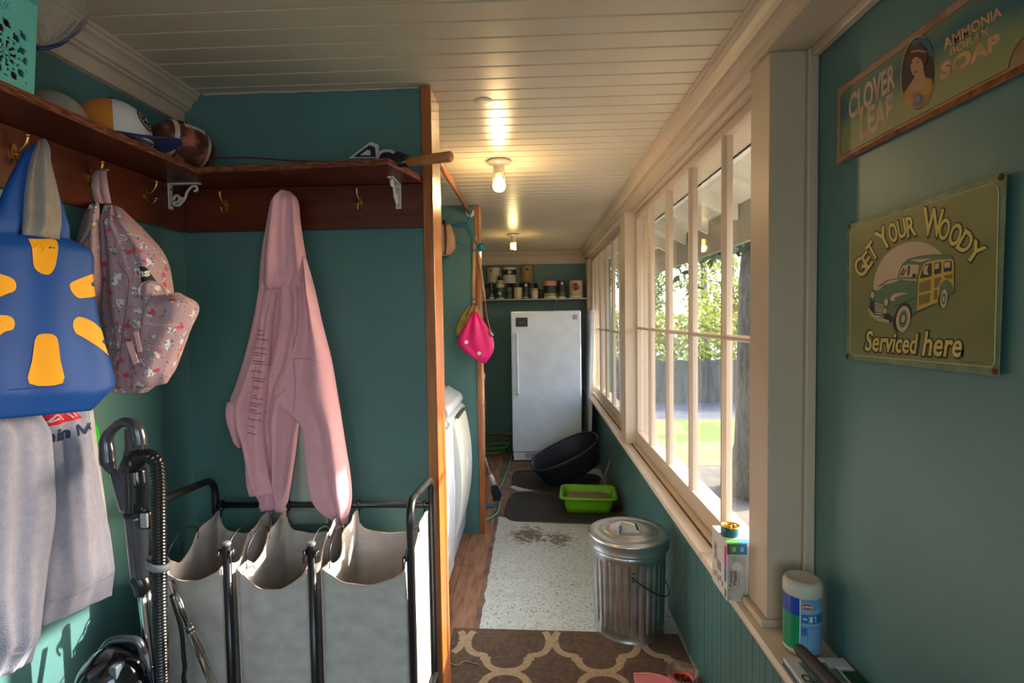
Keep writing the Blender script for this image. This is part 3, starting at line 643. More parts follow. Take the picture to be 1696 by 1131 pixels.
t = thing('wooden_bat', 'pale wooden handle sticking out past the fir jamb from the shelf end', 'bat', (-.38, 1.68, SZ1))
p0, p1 = U(676, 268, 'y', 1.66), U(748, 259, 'y', 1.60); d = (p1-p0)
b = B(); tube(b, [p0, p0+d*.5, p0+d*.93, p0+d*.985, p1], [.0135, .0150, .0160, .0155, .012], 20); obj('handle', b, M('ash_wood', (196, 128, 72), rough=.4, noise_s=5, noise_a=.15, stretch=(1, 6, 6)), t, smooth=True)
b = B(); tube(b, [p0-d*.9, p0-d*.4, p0], [.010, .012, .0145], 14); obj('grip_tape', b, BLKP, t, smooth=True)
# ------------------------------------------------------------------ hanging things, left wall
SWT = M('heather_grey_fleece', (150, 152, 174), rough=.95, noise_s=60, noise_a=.06, bump=.25, bump_s=240, sheen=.3)
SWT2 = M('off_white_jersey', (186, 184, 190), rough=.95, noise_s=40, noise_a=.04, bump=.2, bump_s=240)
def fl(*ws):
    return lambda u, v: sum(a*math.sin(2*PI*(k*u+ph+dr*v)) for a, k, ph, dr in ws)
P1 = PL((-1.175, 1.3, 1.0), (1, 0, 0))
o = B(); drape(o, P1, [(80, 640), (95, 760), (112, 860), (122, 960), (128, 985)], [(150, 640), (160, 740), (176, 860), (177, 925), (184, 975)], .020, fold=fl((.004, 2, .1, .3)), off=-.005)
o = obj('white_shirt', o, SWT2, smooth=True); tag(o, 'off white shirt edge showing behind the grey sweatshirt below the tote', 'shirt')
t = thing('grey_sweatshirt', 'heather grey sweatshirt with a red patch and navy letters hanging below the blue tote', 'sweatshirt', (-1.18, 1.3, 1.2))
b = B(); drape(b, P1, [(48, 600), (49, 700), (55, 800), (56, 900), (52, 975), (62, 1038)], [(126, 600), (132, 700), (146, 790), (163, 870), (172, 930), (181, 984)], .045, fold=fl((.006, 1.5, .2, .5), (.003, 4, .6, -.4)), nu=36, nv=50, off=.006, flat=.35)
body = obj('body', b, SWT, t, smooth=True); tb = bvh_of(body)
b = B(); tube(b, [P1.p(x, y, .03) for x, y in sm2([(54, 1000), (95, 985), (130, 968), (174, 946)])], .0035, 6); onto(b, [tb], P1.n, .0008); obj('hem_seam', b, M('fleece_seam', (150, 150, 168), rough=.95), t, smooth=True)
b = B(); drape(b, P1, [(-70, 670), (-70, 800), (-60, 1000), (-40, 1085), (-36, 1130)], [(45, 660), (50, 700), (62, 800), (64, 860), (50, 960), (40, 1040), (42, 1094)], .060, fold=fl((.007, 1.5, .0, .6), (.004, 3.5, .3, .5)), nu=36, nv=50, off=.012)
sl = obj('sleeve', b, SWT, t, smooth=True)
b = B(); tube(b, [P1.p(x, y, .09) for x, y in sm2([(-36, 1085), (0, 1078), (41, 1050)])], .003, 6); onto(b, [bvh_of(sl)], P1.n, .0005); obj('cuff_seam', b, M('fleece_seam'), t, smooth=True)
RED = M('red_print', (190, 24, 48), rough=.8); NVY = M('navy_print', (30, 44, 84), rough=.8); YEL = M('yellow_print', (250, 174, 10), rough=.6)
b = B(); flatpoly(b, [P1.p(x, y, .05) for x, y in [(47, 640), (49, 708), (101, 692), (82, 672), (70, 640)]], 4); onto(b, [tb], P1.n, .0012); obj('red_patch', b, RED, t)
b = B()
for q in ([(52, 702), (64, 686), (75, 695)], [(57, 699), (63, 692), (68, 696)]): pass
for a, c in (((52, 701), (61, 687)), ((61, 687), (76, 695)), ((54, 700), (70, 690)), ((78, 682), (87, 692)), ((84, 680), (92, 690))):
    d = Vector((c[0]-a[0], c[1]-a[1])).normalized(); n_ = (-d.y*1.1, d.x*1.1)
    flatpoly(b, [P1.p(x, y, .05) for x, y in [(a[0]-n_[0], a[1]-n_[1]), (c[0]-n_[0], c[1]-n_[1]), (c[0]+n_[0], c[1]+n_[1]), (a[0]+n_[0], a[1]+n_[1])]], 2)
onto(b, [tb], P1.n, .0022); obj('patch_letters', b, SWT2, t)
def pxtext(bm, pl, s, bl, br, tl, off=0, bold=0, shear=0, cuts=0):
    def f(x, y):
        x += .5; y += .5; return pl.p(bl[0]+(br[0]-bl[0])*x+(tl[0]-bl[0])*y, bl[1]+(br[1]-bl[1])*x+(tl[1]-bl[1])*y, off)
    text(bm, s, f, 1, 1, bold, shear)
    if cuts: bm.normal_update(); bmesh.ops.triangulate(bm, faces=bm.faces, ngon_method='EAR_CLIP')
b = B(); pxtext(b, P1, 'nin', (46, 736), (84, 725), (46, 716), .05, .035, cuts=1); pxtext(b, P1, 'c', (120, 713), (131, 710), (119, 701), .05, .02, cuts=1)
bmesh.ops.subdivide_edges(b, edges=list(b.edges), cuts=1); onto(b, [tb], P1.n, .0016); obj('navy_letters', b, NVY, t)
sw_, twb_ = t, tb
def _m_decal():
    decal('navy_letters', P1, [(92.5, 722.5), (90.5, 704), (95, 702.5), (103.5, 712), (108.5, 699.5), (113, 698.5), (118.5, 715), (114, 716), (110.5, 706.5), (105.5, 718.5), (103, 719), (95.5, 710), (97, 721.5)], NVY, sw_, [twb_], 2, .0016)
# bright green swatter behind the vacuum handle
o = B(); drape(o, P1, [(152, 690), (158, 735), (172, 775), (196, 822)], [(158, 695), (170, 735), (183, 780), (200, 822)], .004, nu=8, nv=16, wob=0); tag(obj('green_toy_paddle', o, M('bright_green_plastic', (30, 190, 30), rough=.3), smooth=True), 'bright green curved plastic paddle behind the vacuum handle', 'paddle')
# blue tote
TB = M('royal_blue_tote', (0, 74, 158), rough=.6, noise_s=8, noise_a=.10, bump=.12, bump_s=500)
P2 = PL((-1.00, 1.30, 1.4), (.93, -.36, .13))
t = thing('tote_bag', 'royal blue tote bag printed with yellow rays hanging from a left wall hook', 'tote bag', (-1.1, 1.22, 1.9))
b = B(); drape(b, P2, [(-75, 370), (-85, 480), (-85, 600), (-62, 660), (-66, 700)], [(108, 392), (150, 420), (153, 470), (164, 540), (189, 630), (178, 652), (151, 680)], .030, fold=fl((.003, 1.2, .3, .2), (.0015, 3, .1, .6)), nu=40, nv=50, flat=.25, off=0)
tote = obj('bag_body', b, TB, t, smooth=True); tt = bvh_of(tote)
b = B()
drape(b, P2, [(34, 252), (8, 300), (-14, 350), (-40, 392)], [(62, 240), (50, 300), (40, 350), (28, 392)], .012, nu=10, nv=20, off=.012, wob=.002)
drape(b, P2, [(48, 238), (54, 290), (78, 350), (92, 400)], [(66, 246), (90, 310), (110, 370), (114, 402)], .012, nu=10, nv=20, off=.006, wob=.002)
obj('handle', b, TB, t, smooth=True)
def decal(name, pl, pts, mat, parent, tr, cuts=3, lift=.0012, off=.06):
    b = B(); flatpoly(b, [pl.p(x, y, off) for x, y in pts], cuts); onto(b, tr, pl.n, lift); return obj(name, b, mat, parent)
_m_decal()
for q in ([(39, 398), (60, 399), (82, 400), (82, 415), (78, 443), (72, 455), (66, 459), (55, 456), (45, 446), (42, 425)],
          [(145, 456), (150, 472), (155, 490), (126, 497), (115, 496), (106, 488), (102, 480), (104, 472), (125, 463)],
          [(107, 545), (108, 535), (116, 528), (128, 530), (142, 536), (155, 545), (164, 552), (170, 572), (175, 591), (150, 577), (125, 562), (112, 555)],
          [(45, 567), (49, 559), (56, 556), (68, 556), (76, 559), (81, 568), (85, 600), (89, 637), (37, 637), (41, 600)],
          [(-20, 455), (0, 461), (11, 467), (15, 476), (12, 485), (0, 490), (-20, 494)], [(-20, 525), (0, 526), (9, 531), (12, 540), (8, 549), (-4, 552), (-20, 560)]):
    decal('yellow_ray', P2, sm2(q+q[:1], 3)[:-1], YEL, t, [tt], 2)
b = B(); tube(b, [P2.p(x, y, .05) for x, y in [(-70, 655), (0, 648), (90, 640), (178, 640)]], .0012, 5)
for v in b.verts: pass
onto(b, [tt], P2.n, .0006); obj('stitch', b, M('tote_stitch', (0, 50, 120), rough=.7), t)
# grey sock / cap hanging over the tote
GF = M('stone_grey_fleece', (150, 142, 136), rough=.95, noise_s=30, noise_a=.08, bump=.3, bump_s=200)
t = thing('grey_mitten', 'stone grey fleece mitten draped over the hook in front of the blue tote', 'mitten', (-1.1, 1.2, 1.9))
b = B(); drape(b, P2, [(55, 236), (40, 270), (32, 310), (28, 350), (28, 392)], [(66, 234), (74, 275), (84, 315), (91, 355), (90, 400)], .022, fold=fl((.006, 1.5, .3, .3), (.003, 3, .1, 0)), nu=24, nv=34, off=.022, wob=.008); obj('mitten_body', b, GF, t, smooth=True)
# dark straps of another bag
DS = M('dark_taupe_padding', (74, 66, 62), rough=.9, bump=.3, bump_s=150)
P3 = PL((-1.05, 1.50, 1.8), (.35, -.94, 0))
t = thing('dark_shoulder_bag', 'dark taupe padded bag straps squeezed between the blue tote and the flowered backpack', 'bag', (-1.15, 1.47, 1.8))
for k, (a, c) in enumerate((([(130, 320), (116, 345), (106, 375), (100, 410)], [(145, 318), (133, 350), (126, 380), (120, 412)]), ([(150, 318), (135, 345), (124, 375), (116, 415)], [(163, 321), (152, 350), (146, 380), (138, 412)]), ([(160, 330), (150, 350), (142, 380), (138, 430)], [(174, 330), (170, 350), (160, 385), (156, 432)]))):
    b = B(); drape(b, P3, a, c, .022, nu=12, nv=20, off=-.02+.008*k, wob=.002); obj('padded_strap', b, DS, t, smooth=True)
b = B(); tube(b, smooth_path([P3.p(150, 292), P3.p(153, 305, .01), P3.p(150, 320)], 5), .004, 6); obj('hanging_cord', b, BLKP, t, smooth=True)
# flowered backpack
BP = M('mauve_flower_print', (176, 146, 158), rough=.9)
n = BP.node_tree.nodes; L = BP.node_tree.links; bs = n['Principled BSDF']; tcn = n.new('ShaderNodeTexCoord'); prev = [q for q in n if q.type == 'VALTORGB'][0].outputs[0]
def spots(prev, scale, r0, r1, col, seed, rnd=.25, squash=(1, 1, 1)):
    mp = n.new('ShaderNodeMapping'); mp.inputs['Location'].default_value = (seed, seed*.7, seed*.3); mp.inputs['Scale'].default_value = squash; L.new(tcn.outputs['Object'], mp.inputs[0])
    nz = n.new('ShaderNodeTexNoise'); nz.inputs['Scale'].default_value = 120; L.new(mp.outputs[0], nz.inputs['Vector'])
    ad_ = n.new('ShaderNodeMix'); ad_.data_type = 'RGBA'; ad_.blend_type = 'LINEAR_LIGHT'; ad_.inputs['Factor'].default_value = .004*rnd*10; L.new(mp.outputs[0], ad_.inputs['A']); L.new(nz.outputs['Color'], ad_.inputs['B'])
    v = n.new('ShaderNodeTexVoronoi'); v.inputs['Scale'].default_value = scale; L.new(ad_.outputs['Result'], v.inputs['Vector'])
    r = n.new('ShaderNodeMapRange'); r.inputs[1].default_value = r0; r.inputs[2].default_value = r1; r.inputs[3].default_value = 1; r.inputs[4].default_value = 0; L.new(v.outputs['Distance'], r.inputs[0])
    x = n.new('ShaderNodeMix'); x.data_type = 'RGBA'; L.new(r.outputs[0], x.inputs['Factor']); L.new(prev, x.inputs['A']); x.inputs['B'].default_value = (*lin(col), 1); return x.outputs['Result']
p = spots(prev, 25, .31, .34, (84, 90, 112), 1.0, .6); p = spots(p, 25, .26, .28, (222, 214, 220), 1.0, .6); p = spots(p, 25, .20, .22, (200, 70, 92), 4.2); p = spots(p, 44, .16, .18, (60, 120, 124), 7.7); p = spots(p, 40, .14, .16, (190, 130, 70), 9.1)
L.new(p, bs.inputs['Base Color'])
P4 = PL((-1.0, 1.50, 1.5), (.30, -.954, 0))
t = thing('backpack', 'mauve backpack printed with small flowers hanging on the left wall', 'backpack', (-1.12, 1.46, 1.9))
b = B(); drape(b, P4, [(178, 338), (172, 375), (162, 420), (156, 470), (160, 540), (176, 600), (190, 648)], [(204, 346), (236, 378), (266, 410), (280, 436), (287, 470), (291, 520), (286, 585), (266, 630), (248, 648)], lambda u, v: .06+.05*u, fold=fl((.007, 2.2, .1, .35), (.004, 5, .4, -.5)), nu=44, nv=56, flat=.6, back=.5, off=.01, wob=.014); bpm = obj('main_pouch', b, BP, t, smooth=True)
b = B(); drape(b, P4, [(176, 352), (168, 385), (163, 420), (166, 470), (176, 520), (186, 560)], [(190, 345), (192, 390), (193, 430), (196, 480), (190, 530), (190, 562)], .03, fold=fl((.006, 1, .2, .3)), nu=16, nv=30, off=.09, wob=.004); obj('shoulder_strap', b, BP, t, smooth=True)
b = B(); drape(b, P4, [(177, 362), (168, 390), (160, 420), (156, 428)], [(187, 360), (188, 385), (176, 410), (158, 430)], .010, nu=10, nv=16, off=.118, wob=.002); obj('strap_lining', b, M('grey_mesh_lining', (96, 88, 90), rough=.9), t, smooth=True)
b = B(); drape(b, P4, [(272, 494), (262, 520), (256, 560), (250, 600), (244, 640)], [(316, 487), (344, 508), (330, 545), (312, 592), (297, 628)], lambda u, v: .045, fold=fl((.006, 1.5, .2, .4)), nu=30, nv=36, flat=.5, off=.10, back=1.6, wob=.008); pk = obj('front_pocket', b, BP, t, smooth=True)
PKP = M('pale_pink_webbing', (206, 164, 164), rough=.9, bump=.3, bump_s=300)
tk = bvh_of(pk); tm = bvh_of(bpm)
b = B(); tube(b, [P4.p(x, y, .3) for x, y in sm2([(262, 510), (275, 496), (300, 490), (322, 492), (342, 507)])], .0028, 6); onto(b, [tk, tm], P4.n, .001); obj('pocket_zip', b, PKP, t)
b = B(); tube(b, [P4.p(x, y, .3) for x, y in sm2([(267, 533), (290, 537), (324, 537)])], .0030, 6); onto(b, [tk, tm], P4.n, .001); obj('pocket_zip', b, PKP, t)
b = B(); tube(b, [P4.p(x, y, .3) for x, y in sm2([(216, 424), (226, 406), (240, 396), (262, 404), (278, 420)])], .003, 6); onto(b, [tm], P4.n, .001); obj('main_zip', b, PKP, t)
b = B(); tube(b, [P4.p(x, y, .3) for x, y in sm2([(220, 440), (238, 470), (228, 540), (222, 600), (206, 640)])], .002, 6); onto(b, [tm], P4.n, .0006); obj('seam', b, M('mauve_seam', (140, 104, 122), rough=.9), t)
for q in ([(252, 563), (261, 561), (271, 592), (264, 596)], [(264, 548), (270, 546), (276, 576), (270, 578)]):
    b = B(); poly(b, [P4.p(x, y, .172) for x, y in q], P4.n, .003); obj('zip_pull', b, PKP, t, bevel=.001)
decal('brand_label', P4, [(255, 446), (265, 448), (277, 469), (258, 473)], M('black_label', (14, 13, 15), rough=.7), t, [tm], 3, .0020, .3)
b = B(); pxtext(b, P4, 'ns', (254, 464), (270, 462), (254, 455), .3, .04, cuts=1); onto(b, [tm], P4.n, .0034); obj('label_letters', b, M('label_white', (220, 216, 214), rough=.8), t)
def strap(bm, pts, wd, wv, th=.0015):
    pts = smooth_path(pts, 7); wv = Vector(wv).normalized()*wd/2
    A = [(bm.verts.new(p-wv), bm.verts.new(p+wv)) for p in pts]
    for i in range(len(A)-1): bm.faces.new((A[i][0], A[i][1], A[i+1][1], A[i+1][0]))
b = B(); strap(b, [P4.p(182, 344, .06), P4.p(176, 318, .06), P4.p(172, 290, .03), P4.p(178, 282, .01), P4.p(184, 292, .05), P4.p(192, 318, .07), P4.p(197, 345, .07)], .018, P4.r)
o = obj('hanging_loop', b, PKP, t, smooth=True); so = o.modifiers.new('s', 'SOLIDIFY'); so.thickness = .002
b = B(); strap(b, [P4.p(258, 497, .11), P4.p(262, 478, .13), P4.p(280, 470, .13), P4.p(295, 478, .12), P4.p(303, 492, .12)], .016, P4.n)
o = obj('grab_handle', b, BP, t, smooth=True); so = o.modifiers.new('s', 'SOLIDIFY'); so.thickness = .003

# ------------------------------------------------------------------ pink hoodie and sage shirt on the partition
PINK = M('pale_pink_fleece', (226, 168, 180), rough=.95, noise_s=30, noise_a=.03, bump=.2, bump_s=260, sheen=.3)
P5 = PL((-.85, 1.765, 1.4), (0, -1, 0))
SAGE = M('sage_grey_fleece', (128, 142, 134), rough=.95, bump=.2, bump_s=240)
t = thing('sage_sweatshirt', 'sage grey sweatshirt hanging behind the pink hoodie', 'sweatshirt', (-.85, 1.82, 1.9))
P6 = PL((-.85, 1.815, 1.4), (0, -1, 0))
b = B(); drape(b, P6, [(468, 420), (450, 560), (448, 700), (440, 800), (444, 868)], [(500, 420), (520, 560), (535, 700), (545, 800), (544, 866)], .022, fold=fl((.005, 2, .2, .2)), nu=24, nv=30); obj('body', b, SAGE, t, smooth=True)
b = B(); drape(b, PL((-.85, 1.80, 1.4), (0, -1, 0)), [(494, 640), (486, 730), (480, 800), (477, 818), (480, 846)], [(508, 640), (510, 730), (517, 790), (518, 818), (522, 845)], .020, fold=fl((.004, 1.5, .2, .2)), nu=18, nv=30); obj('sleeve', b, SAGE, t, smooth=True)
t = thing('pink_hoodie', 'pale pink hoodie with small dark red lines of print hanging by its hood', 'hoodie', (-.845, 1.80, 1.95))
b = B(); drape(b, P5, [(469, 317), (455, 334), (446, 375), (437, 425), (432, 478), (431, 494)], [(482, 318), (496, 334), (501, 375), (509, 425), (517, 474), (521, 494)], .050, fold=fl((.013, 1.6, .55, .15), (.006, 3.2, .1, .2)), nu=40, nv=44, flat=.7, off=.010); hood = obj('hood', b, PINK, t, smooth=True)
b = B(); drape(b, P5, [(444, 425), (434, 474), (423, 530), (408, 590), (392, 640), (383, 664), (386, 698), (400, 728), (414, 778), (427, 812), (430, 826), (428, 842)], [(505, 425), (517, 474), (524, 520), (520, 590), (508, 640), (498, 690), (490, 740), (484, 790), (478, 826), (474, 846)], .052, fold=lambda u, v: .020*math.sin(2*PI*(1.7*u+.05-.25*v))*min(1, .3+v)+.008*math.sin(2*PI*(4*u+.4*v)), nu=56, nv=70, flat=.6); hb = obj('body', b, PINK, t, smooth=True)
b = B(); drape(b, PL((-.85, 1.735, 1.4), (0, -1, 0)), [(496, 425), (500, 474), (498, 540), (480, 590), (458, 630), (452, 656), (470, 676), (492, 694), (502, 712), (506, 760), (514, 815), (526, 842), (545, 858), (553, 868)], [(504, 425), (518, 474), (533, 540), (547, 595), (560, 670), (571, 740), (579, 790), (581, 828), (576, 855), (575, 868)], .050, fold=lambda u, v: .014*math.sin(2*PI*(1.3*u+.1+.1*v))+.006*math.sin(2*PI*(3*u+1.2*v))*max(0, v-.75)*4, nu=44, nv=80, flat=.6, off=-.012); hs = obj('sleeve', b, PINK, t, smooth=True)
b = B(); drape(b, PL((-.85, 1.765, 1.4), (0, -1, 0)), [(455, 640), (460, 720), (467, 790), (472, 848)], [(502, 620), (495, 700), (487, 765), (476, 830)], .026, fold=fl((.006, 1.5, .2, .3)), nu=20, nv=26, off=-.004); obj('back_layer', b, PINK, t, smooth=True)
b = B(); drape(b, P5, [(448, 486), (441, 560), (430, 650), (421, 720), (419, 790), (424, 815)], [(470, 488), (461, 560), (455, 650), (449, 700), (456, 770), (466, 812)], .022, fold=fl((.004, 1.2, .2, .3)), nu=20, nv=50, off=.046, flat=.8); hp_ = obj('front_pleat', b, PINK, t, smooth=True)
b = B(); drape(b, P5, [(384, 664), (385, 690), (393, 715), (403, 738)], [(400, 660), (402, 690), (404, 715), (407, 738)], .020, nu=12, nv=16, off=.030, wob=.002); obj('elbow_fold', b, PINK, t, smooth=True)
PS_ = M('pink_seam', (196, 134, 148), rough=.95); tr5 = [bvh_of(hood), bvh_of(hb), bvh_of(hs), bvh_of(hp_)]
b = B()
for q in ([(437, 481), (455, 480), (480, 478), (514, 479)], [(500, 480), (500, 560), (501, 640), (501, 700)], [(501, 592), (525, 592), (546, 598)], [(466, 662), (480, 648), (489, 640)], [(428, 812), (450, 816), (468, 819)]):
    tube(b, [P5.p(x, y, .1) for x, y in sm2(q)], .0016, 5)
onto(b, tr5, P5.n, .0003); obj('seam', b, PS_, t)
b = B(); rr = random.Random(4); MR = M('maroon_print', (104, 28, 46), rough=.9)
lines = [545, 552, 559, 573, 581, 585, 594, 598, 610, 621, 625, 635, 638, 649, 653, 661, 665, 672, 676, 687, 698, 709]
for k, y in enumerate(lines):
    sl_ = (lines[-1]-y)/165; x0 = 426+13*sl_+rr.uniform(0, 1); x1 = x0+rr.uniform(11, 23); x = x0
    while x < x1:
        l = rr.uniform(1.5, 3.6); h = rr.uniform(1.0, 1.6)
        flatpoly(b, [P5.p(a, c, .1) for a, c in [(x, y+(x-x0)*.12), (x+l, y+(x+l-x0)*.12), (x+l, y+(x+l-x0)*.12+h), (x, y+(x-x0)*.12+h)]], 0); x += l+.7
onto(b, tr5, P5.n, .0012); obj('printed_lines', b, MR, t)

# ------------------------------------------------------------------ laundry sorter
YR, YF = 1.78, 1.46
def X(px, y, py=950): return U(px, py, 'y', y).x
def Z(py, y, px=500): return U(px, py, 'y', y).z
xl, xr = X(362, YR), X(718, YR); zt = Z(793, YR, 718); zf = Z(850, YF, 690)
xA, xB = X(377, YF), X(517, YF); zp = Z(902, YF)
t = thing('laundry_sorter', 'dark metal laundry sorter frame with three fabric bags in front of the partition', 'laundry sorter', ((xl+xr)/2, (YR+YF)/2, 0))
def hoop(x, xf):
    b = B(); tube(b, fillet([(x, YR, .06), (x, YR, zt+.004), (xf, YF, zf+.030), (xf, YF, .06)], .06), .0115, 12); obj('side_hoop', b, BLACKM, t, smooth=True)
hoop(xl, X(260, YF)); hoop(xr, xr)
for x in (xA, xB):
    b = B(); tube(b, [(x, YF, .06), (x, YF, zp)], .0115, 14); o_ = obj('front_pole', b, BLACKM, t, smooth=True)
    b = B(); lathe(b, [(.0118, 0), (.0122, .004), (.010, .008), (.003, .009)], (x, YF, zp-.0005), 16); obj('pole_cap', b, M('grey_cap', (120, 120, 120), rough=.5), o_)
b = B(); tube(b, [(xl, YR, zb_ := Z(836, YR, 500)), (xr, YR, zb_)], .0105, 12); obj('rear_bar', b, BLACKM, t, smooth=True)
for z in (.14,):
    b = B(); tube(b, [(xl, YR, z), (xr, YR, z)], .010, 10); tube(b, [(xl, YF, z), (xr, YF, z)], .010, 10); tube(b, [(xl, YF, z+.05), (xl, YR, z+.05)], .010, 10); tube(b, [(xr, YF, .34), (xr, YR, .34)], .010, 10); obj('lower_bars', b, BLACKM, t, smooth=True)
for x in (xl, xr):
    for y in (YF, YR):
        b = B(); tube(b, [(x-.010, y, .027), (x+.010, y, .027)], .026, 18); tube(b, [(x, y, .03), (x, y, .075)], .008, 8)
        if x == xl and y == YF: bmesh.ops.translate(b, verts=b.verts, vec=(X(260, YF)-xl, 0, 0))
        obj('caster', b, BLKP, t, smooth=True)
HK = M('hook_steel', (90, 90, 94), rough=.3, metal=.8)
for x in (xA-.016, xA+.018, xB-.016, xB+.018, xr-.018):
    b = B(); z = zp-.02 if x < xr-.03 else Z(925, YF, 683)
    lathe(b, [(.001, -.002), (.009, -.001), (.010, .004), (.004, .006)], (0, 0, 0), 14)
    for v in b.verts: v.co = Vector((x+(v.co.z if x > xA else -v.co.z), YF-.004+v.co.y, z+v.co.x))
    tube(b, smooth_path([(x, YF-.012, z+.008), (x+.002, YF-.020, z-.004), (x, YF-.016, z-.022), (x-.002, YF-.012, z-.026)], 4), [.004]*5+[.003]*8, 8); obj('bag_hook', b, HK, t, smooth=True)
LIN = M('grey_linen', (198, 190, 184), rough=.95, noise_s=18, noise_a=.10, bump=.5, bump_s=320, stretch=(1, 1, 1.6))
HEM = M('beige_binding', (190, 172, 160), rough=.9)
def bag(x0, x1, label, sag, seed, lean=0):
    t = thing('laundry_bag', label, 'laundry bag', ((x0+x1)/2, (YR+YF)/2, .2), 'fabric bags of the laundry sorter')
    y0, y1 = YF+.012, YR-.018; zbk = zb_-.012; zfr = Z(945, YF)
    W, D = x1-x0, y1-y0; per = []
    nS = 18
    def rim(side, s):
        if side == 'f': return zfr-sag*math.sin(PI*s)**.8
        if side == 'b': return zbk-.06-.02*math.sin(PI*s)+.055*(abs(2*s-1)**8)
        z = zfr+(zbk-zfr)*s
        if .12 < s < .56: z -= .045*math.sin(PI*(s-.12)/.44)
        return z
    pts = [('f', s/nS) for s in range(nS)]+[('r', s/nS) for s in range(nS)]+[('b', 1-s/nS) for s in range(nS)]+[('l', 1-s/nS) for s in range(nS)]
    def pos(side, s, v):
        zr_ = rim(side, s); z = zr_+(.15-zr_)*v; bow = .010*math.sin(PI*min(1, v*1.1))*math.sin(PI*s)
        nz = .006*noise.noise(Vector((s*4+seed, v*3, ord(side[0]))))*math.sin(PI*s)+.0035*math.sin(s*19+seed+v*3)*math.exp(-v*5)
        pinch = .008*math.exp(-v*8)
        if side == 'f': return (x0+W*s, y0-bow-nz-pinch*math.sin(PI*s), z)
        if side == 'b': return (x0+W*s, y1+bow*.3+nz, z)
        if side == 'r': return (x1+bow*.5+nz-pinch, y0+D*s, z)
        return (x0-bow*.5-nz+pinch, y0+D*s, z)
    b = B(); nv = 30; G = [[b.verts.new(pos(sd, s, (j/nv)**1.3)) for j in range(nv+1)] for sd, s in pts]; N = len(G)
    for i in range(N):
        for j in range(nv): b.faces.new((G[i][j], G[(i+1) % N][j], G[(i+1) % N][j+1], G[i][j+1]))
    b.faces.new([g[nv] for g in G]); o = obj('fabric', b, LIN, t, smooth=True); so = o.modifiers.new('s', 'SOLIDIFY'); so.thickness = .002
    b = B(); tube(b, [pos(sd, s, 0) for sd, s in pts], .0026, 6, closed=True)
    for x in (0, 1): tube(b, [pos('f', x, (j/20)) for j in range(21)], .0028, 6)
    obj('hem', b, HEM, t, smooth=True)
    for sd, xx in (('l', x0), ('r', x1)):
        a, c = Vector(pos(sd, .10, 0)), Vector(pos(sd, .58, 0)); mid = (a+c)/2+Vector((0, 0, .050))
        b = B(); tube(b, smooth_path([a-Vector((0, 0, .02)), a+Vector((0, .006, .03)), mid, c+Vector((0, -.004, .018)), c-Vector((0, 0, .02))], 7), .0022, 6); obj('wire_handle', b, M('dark_wire', (50, 50, 52), rough=.35, metal=.6), t, smooth=True)
    b = B()
    for x in (x0+.012, x1-.012):
        tube(b, [(x, y1+.012+.016*math.cos(a), zb_+.016*math.sin(a)) for a in [PI*(-.55+1.6*k/10) for k in range(11)]], .0028, 6)
        tube(b, [(x, y1+.006, zb_-.014), (x, y1, zb_-.035)], .0025, 6)
    obj('bar_hook', b, BLKP, t, smooth=True)
bag(xl+.014, xA-.022, 'grey linen laundry bag behind the vacuum hose, leftmost of the three', .035, 1)
bag(xA+.022, xB-.016, 'grey linen laundry bag in the middle of the sorter', .06, 2)
bag(xB+.022, xr-.012, 'grey linen laundry bag under the pink sleeve beside the fir jamb', .045, 3)

# ------------------------------------------------------------------ vacuum cleaner
YV = 1.285
P7 = PL((-.9, YV, 1), (0, -1, 0)); P7.p = lambda px, py, off=0: U(px, py, 'y', YV-off)
GUN = M('gunmetal_plastic', (66, 69, 80), rough=.22, coat=.6, metal=.25)
SMK = M('smoked_plastic', (20, 22, 27), rough=.06, coat=.8)
t = thing('vacuum_cleaner', 'black and chrome upright vacuum cleaner with a ribbed hose in front of the left wall', 'vacuum cleaner', (-.93, YV, 0))
v3 = lambda X_, Y_: (150+X_/5.139, 680+Y_/5.139)       # close-up picture points
def pt(path, radii, name, mat, off=0, flat=1, par=t, seg=16):
    pts = smooth_path([P7.p(*v3(x, y), off) for x, y in path], 6); rr_ = []
    k = len(path)
    for i in range(len(pts)):
        s = i/(len(pts)-1)*(len(radii)-1); a = int(min(s, len(radii)-2)); rr_.append(radii[a]+(radii[a+1]-radii[a])*(s-a))
    b = B(); tube(b, pts, rr_, seg)
    if flat != 1:
        for v in b.verts: d = (v.co-P7.o).dot(P7.n)-off; v.co -= P7.n*d*(1-flat)
    return obj(name, b, mat, par, smooth=True)
U1 = 1.285/892/5.139                                    # metres per close-up pixel
pt([(190, 530), (150, 440), (140, 340), (135, 250), (175, 170), (250, 110), (320, 100), (385, 140), (410, 220), (420, 300)], [34*U1, 64*U1, 62*U1, 54*U1, 44*U1, 42*U1, 46*U1, 56*U1, 62*U1, 60*U1], 'grip', GUN)
pt([(355, 150), (368, 220), (372, 320), (350, 430), (330, 520), (350, 620)], [72*U1, 84*U1, 90*U1, 84*U1, 96*U1, 104*U1], 'handle_neck', GUN, flat=.55)
pt([(180, 500), (240, 600), (300, 720), (330, 840)], [26*U1, 60*U1, 85*U1, 80*U1], 'handle_throat', GUN, flat=.8, off=.003)
pt([(375, 500), (385, 620), (385, 760), (380, 865)], [95*U1, 100*U1, 92*U1, 98*U1], 'clear_cuff', SMK, off=.004, flat=.85)
pt([(378, 862), (380, 885)], [102*U1, 102*U1], 'cuff_ring', BLKP, off=.004, flat=.9)
pt([(385, 880), (400, 1100), (410, 1300), (420, 1420)], [96*U1, 88*U1, 78*U1, 72*U1], 'upper_tube', GUN, off=.002, flat=.9)
b = B(); c0, c1 = P7.p(*v3(412, 878), .034), P7.p(*v3(482, 1004), .034)
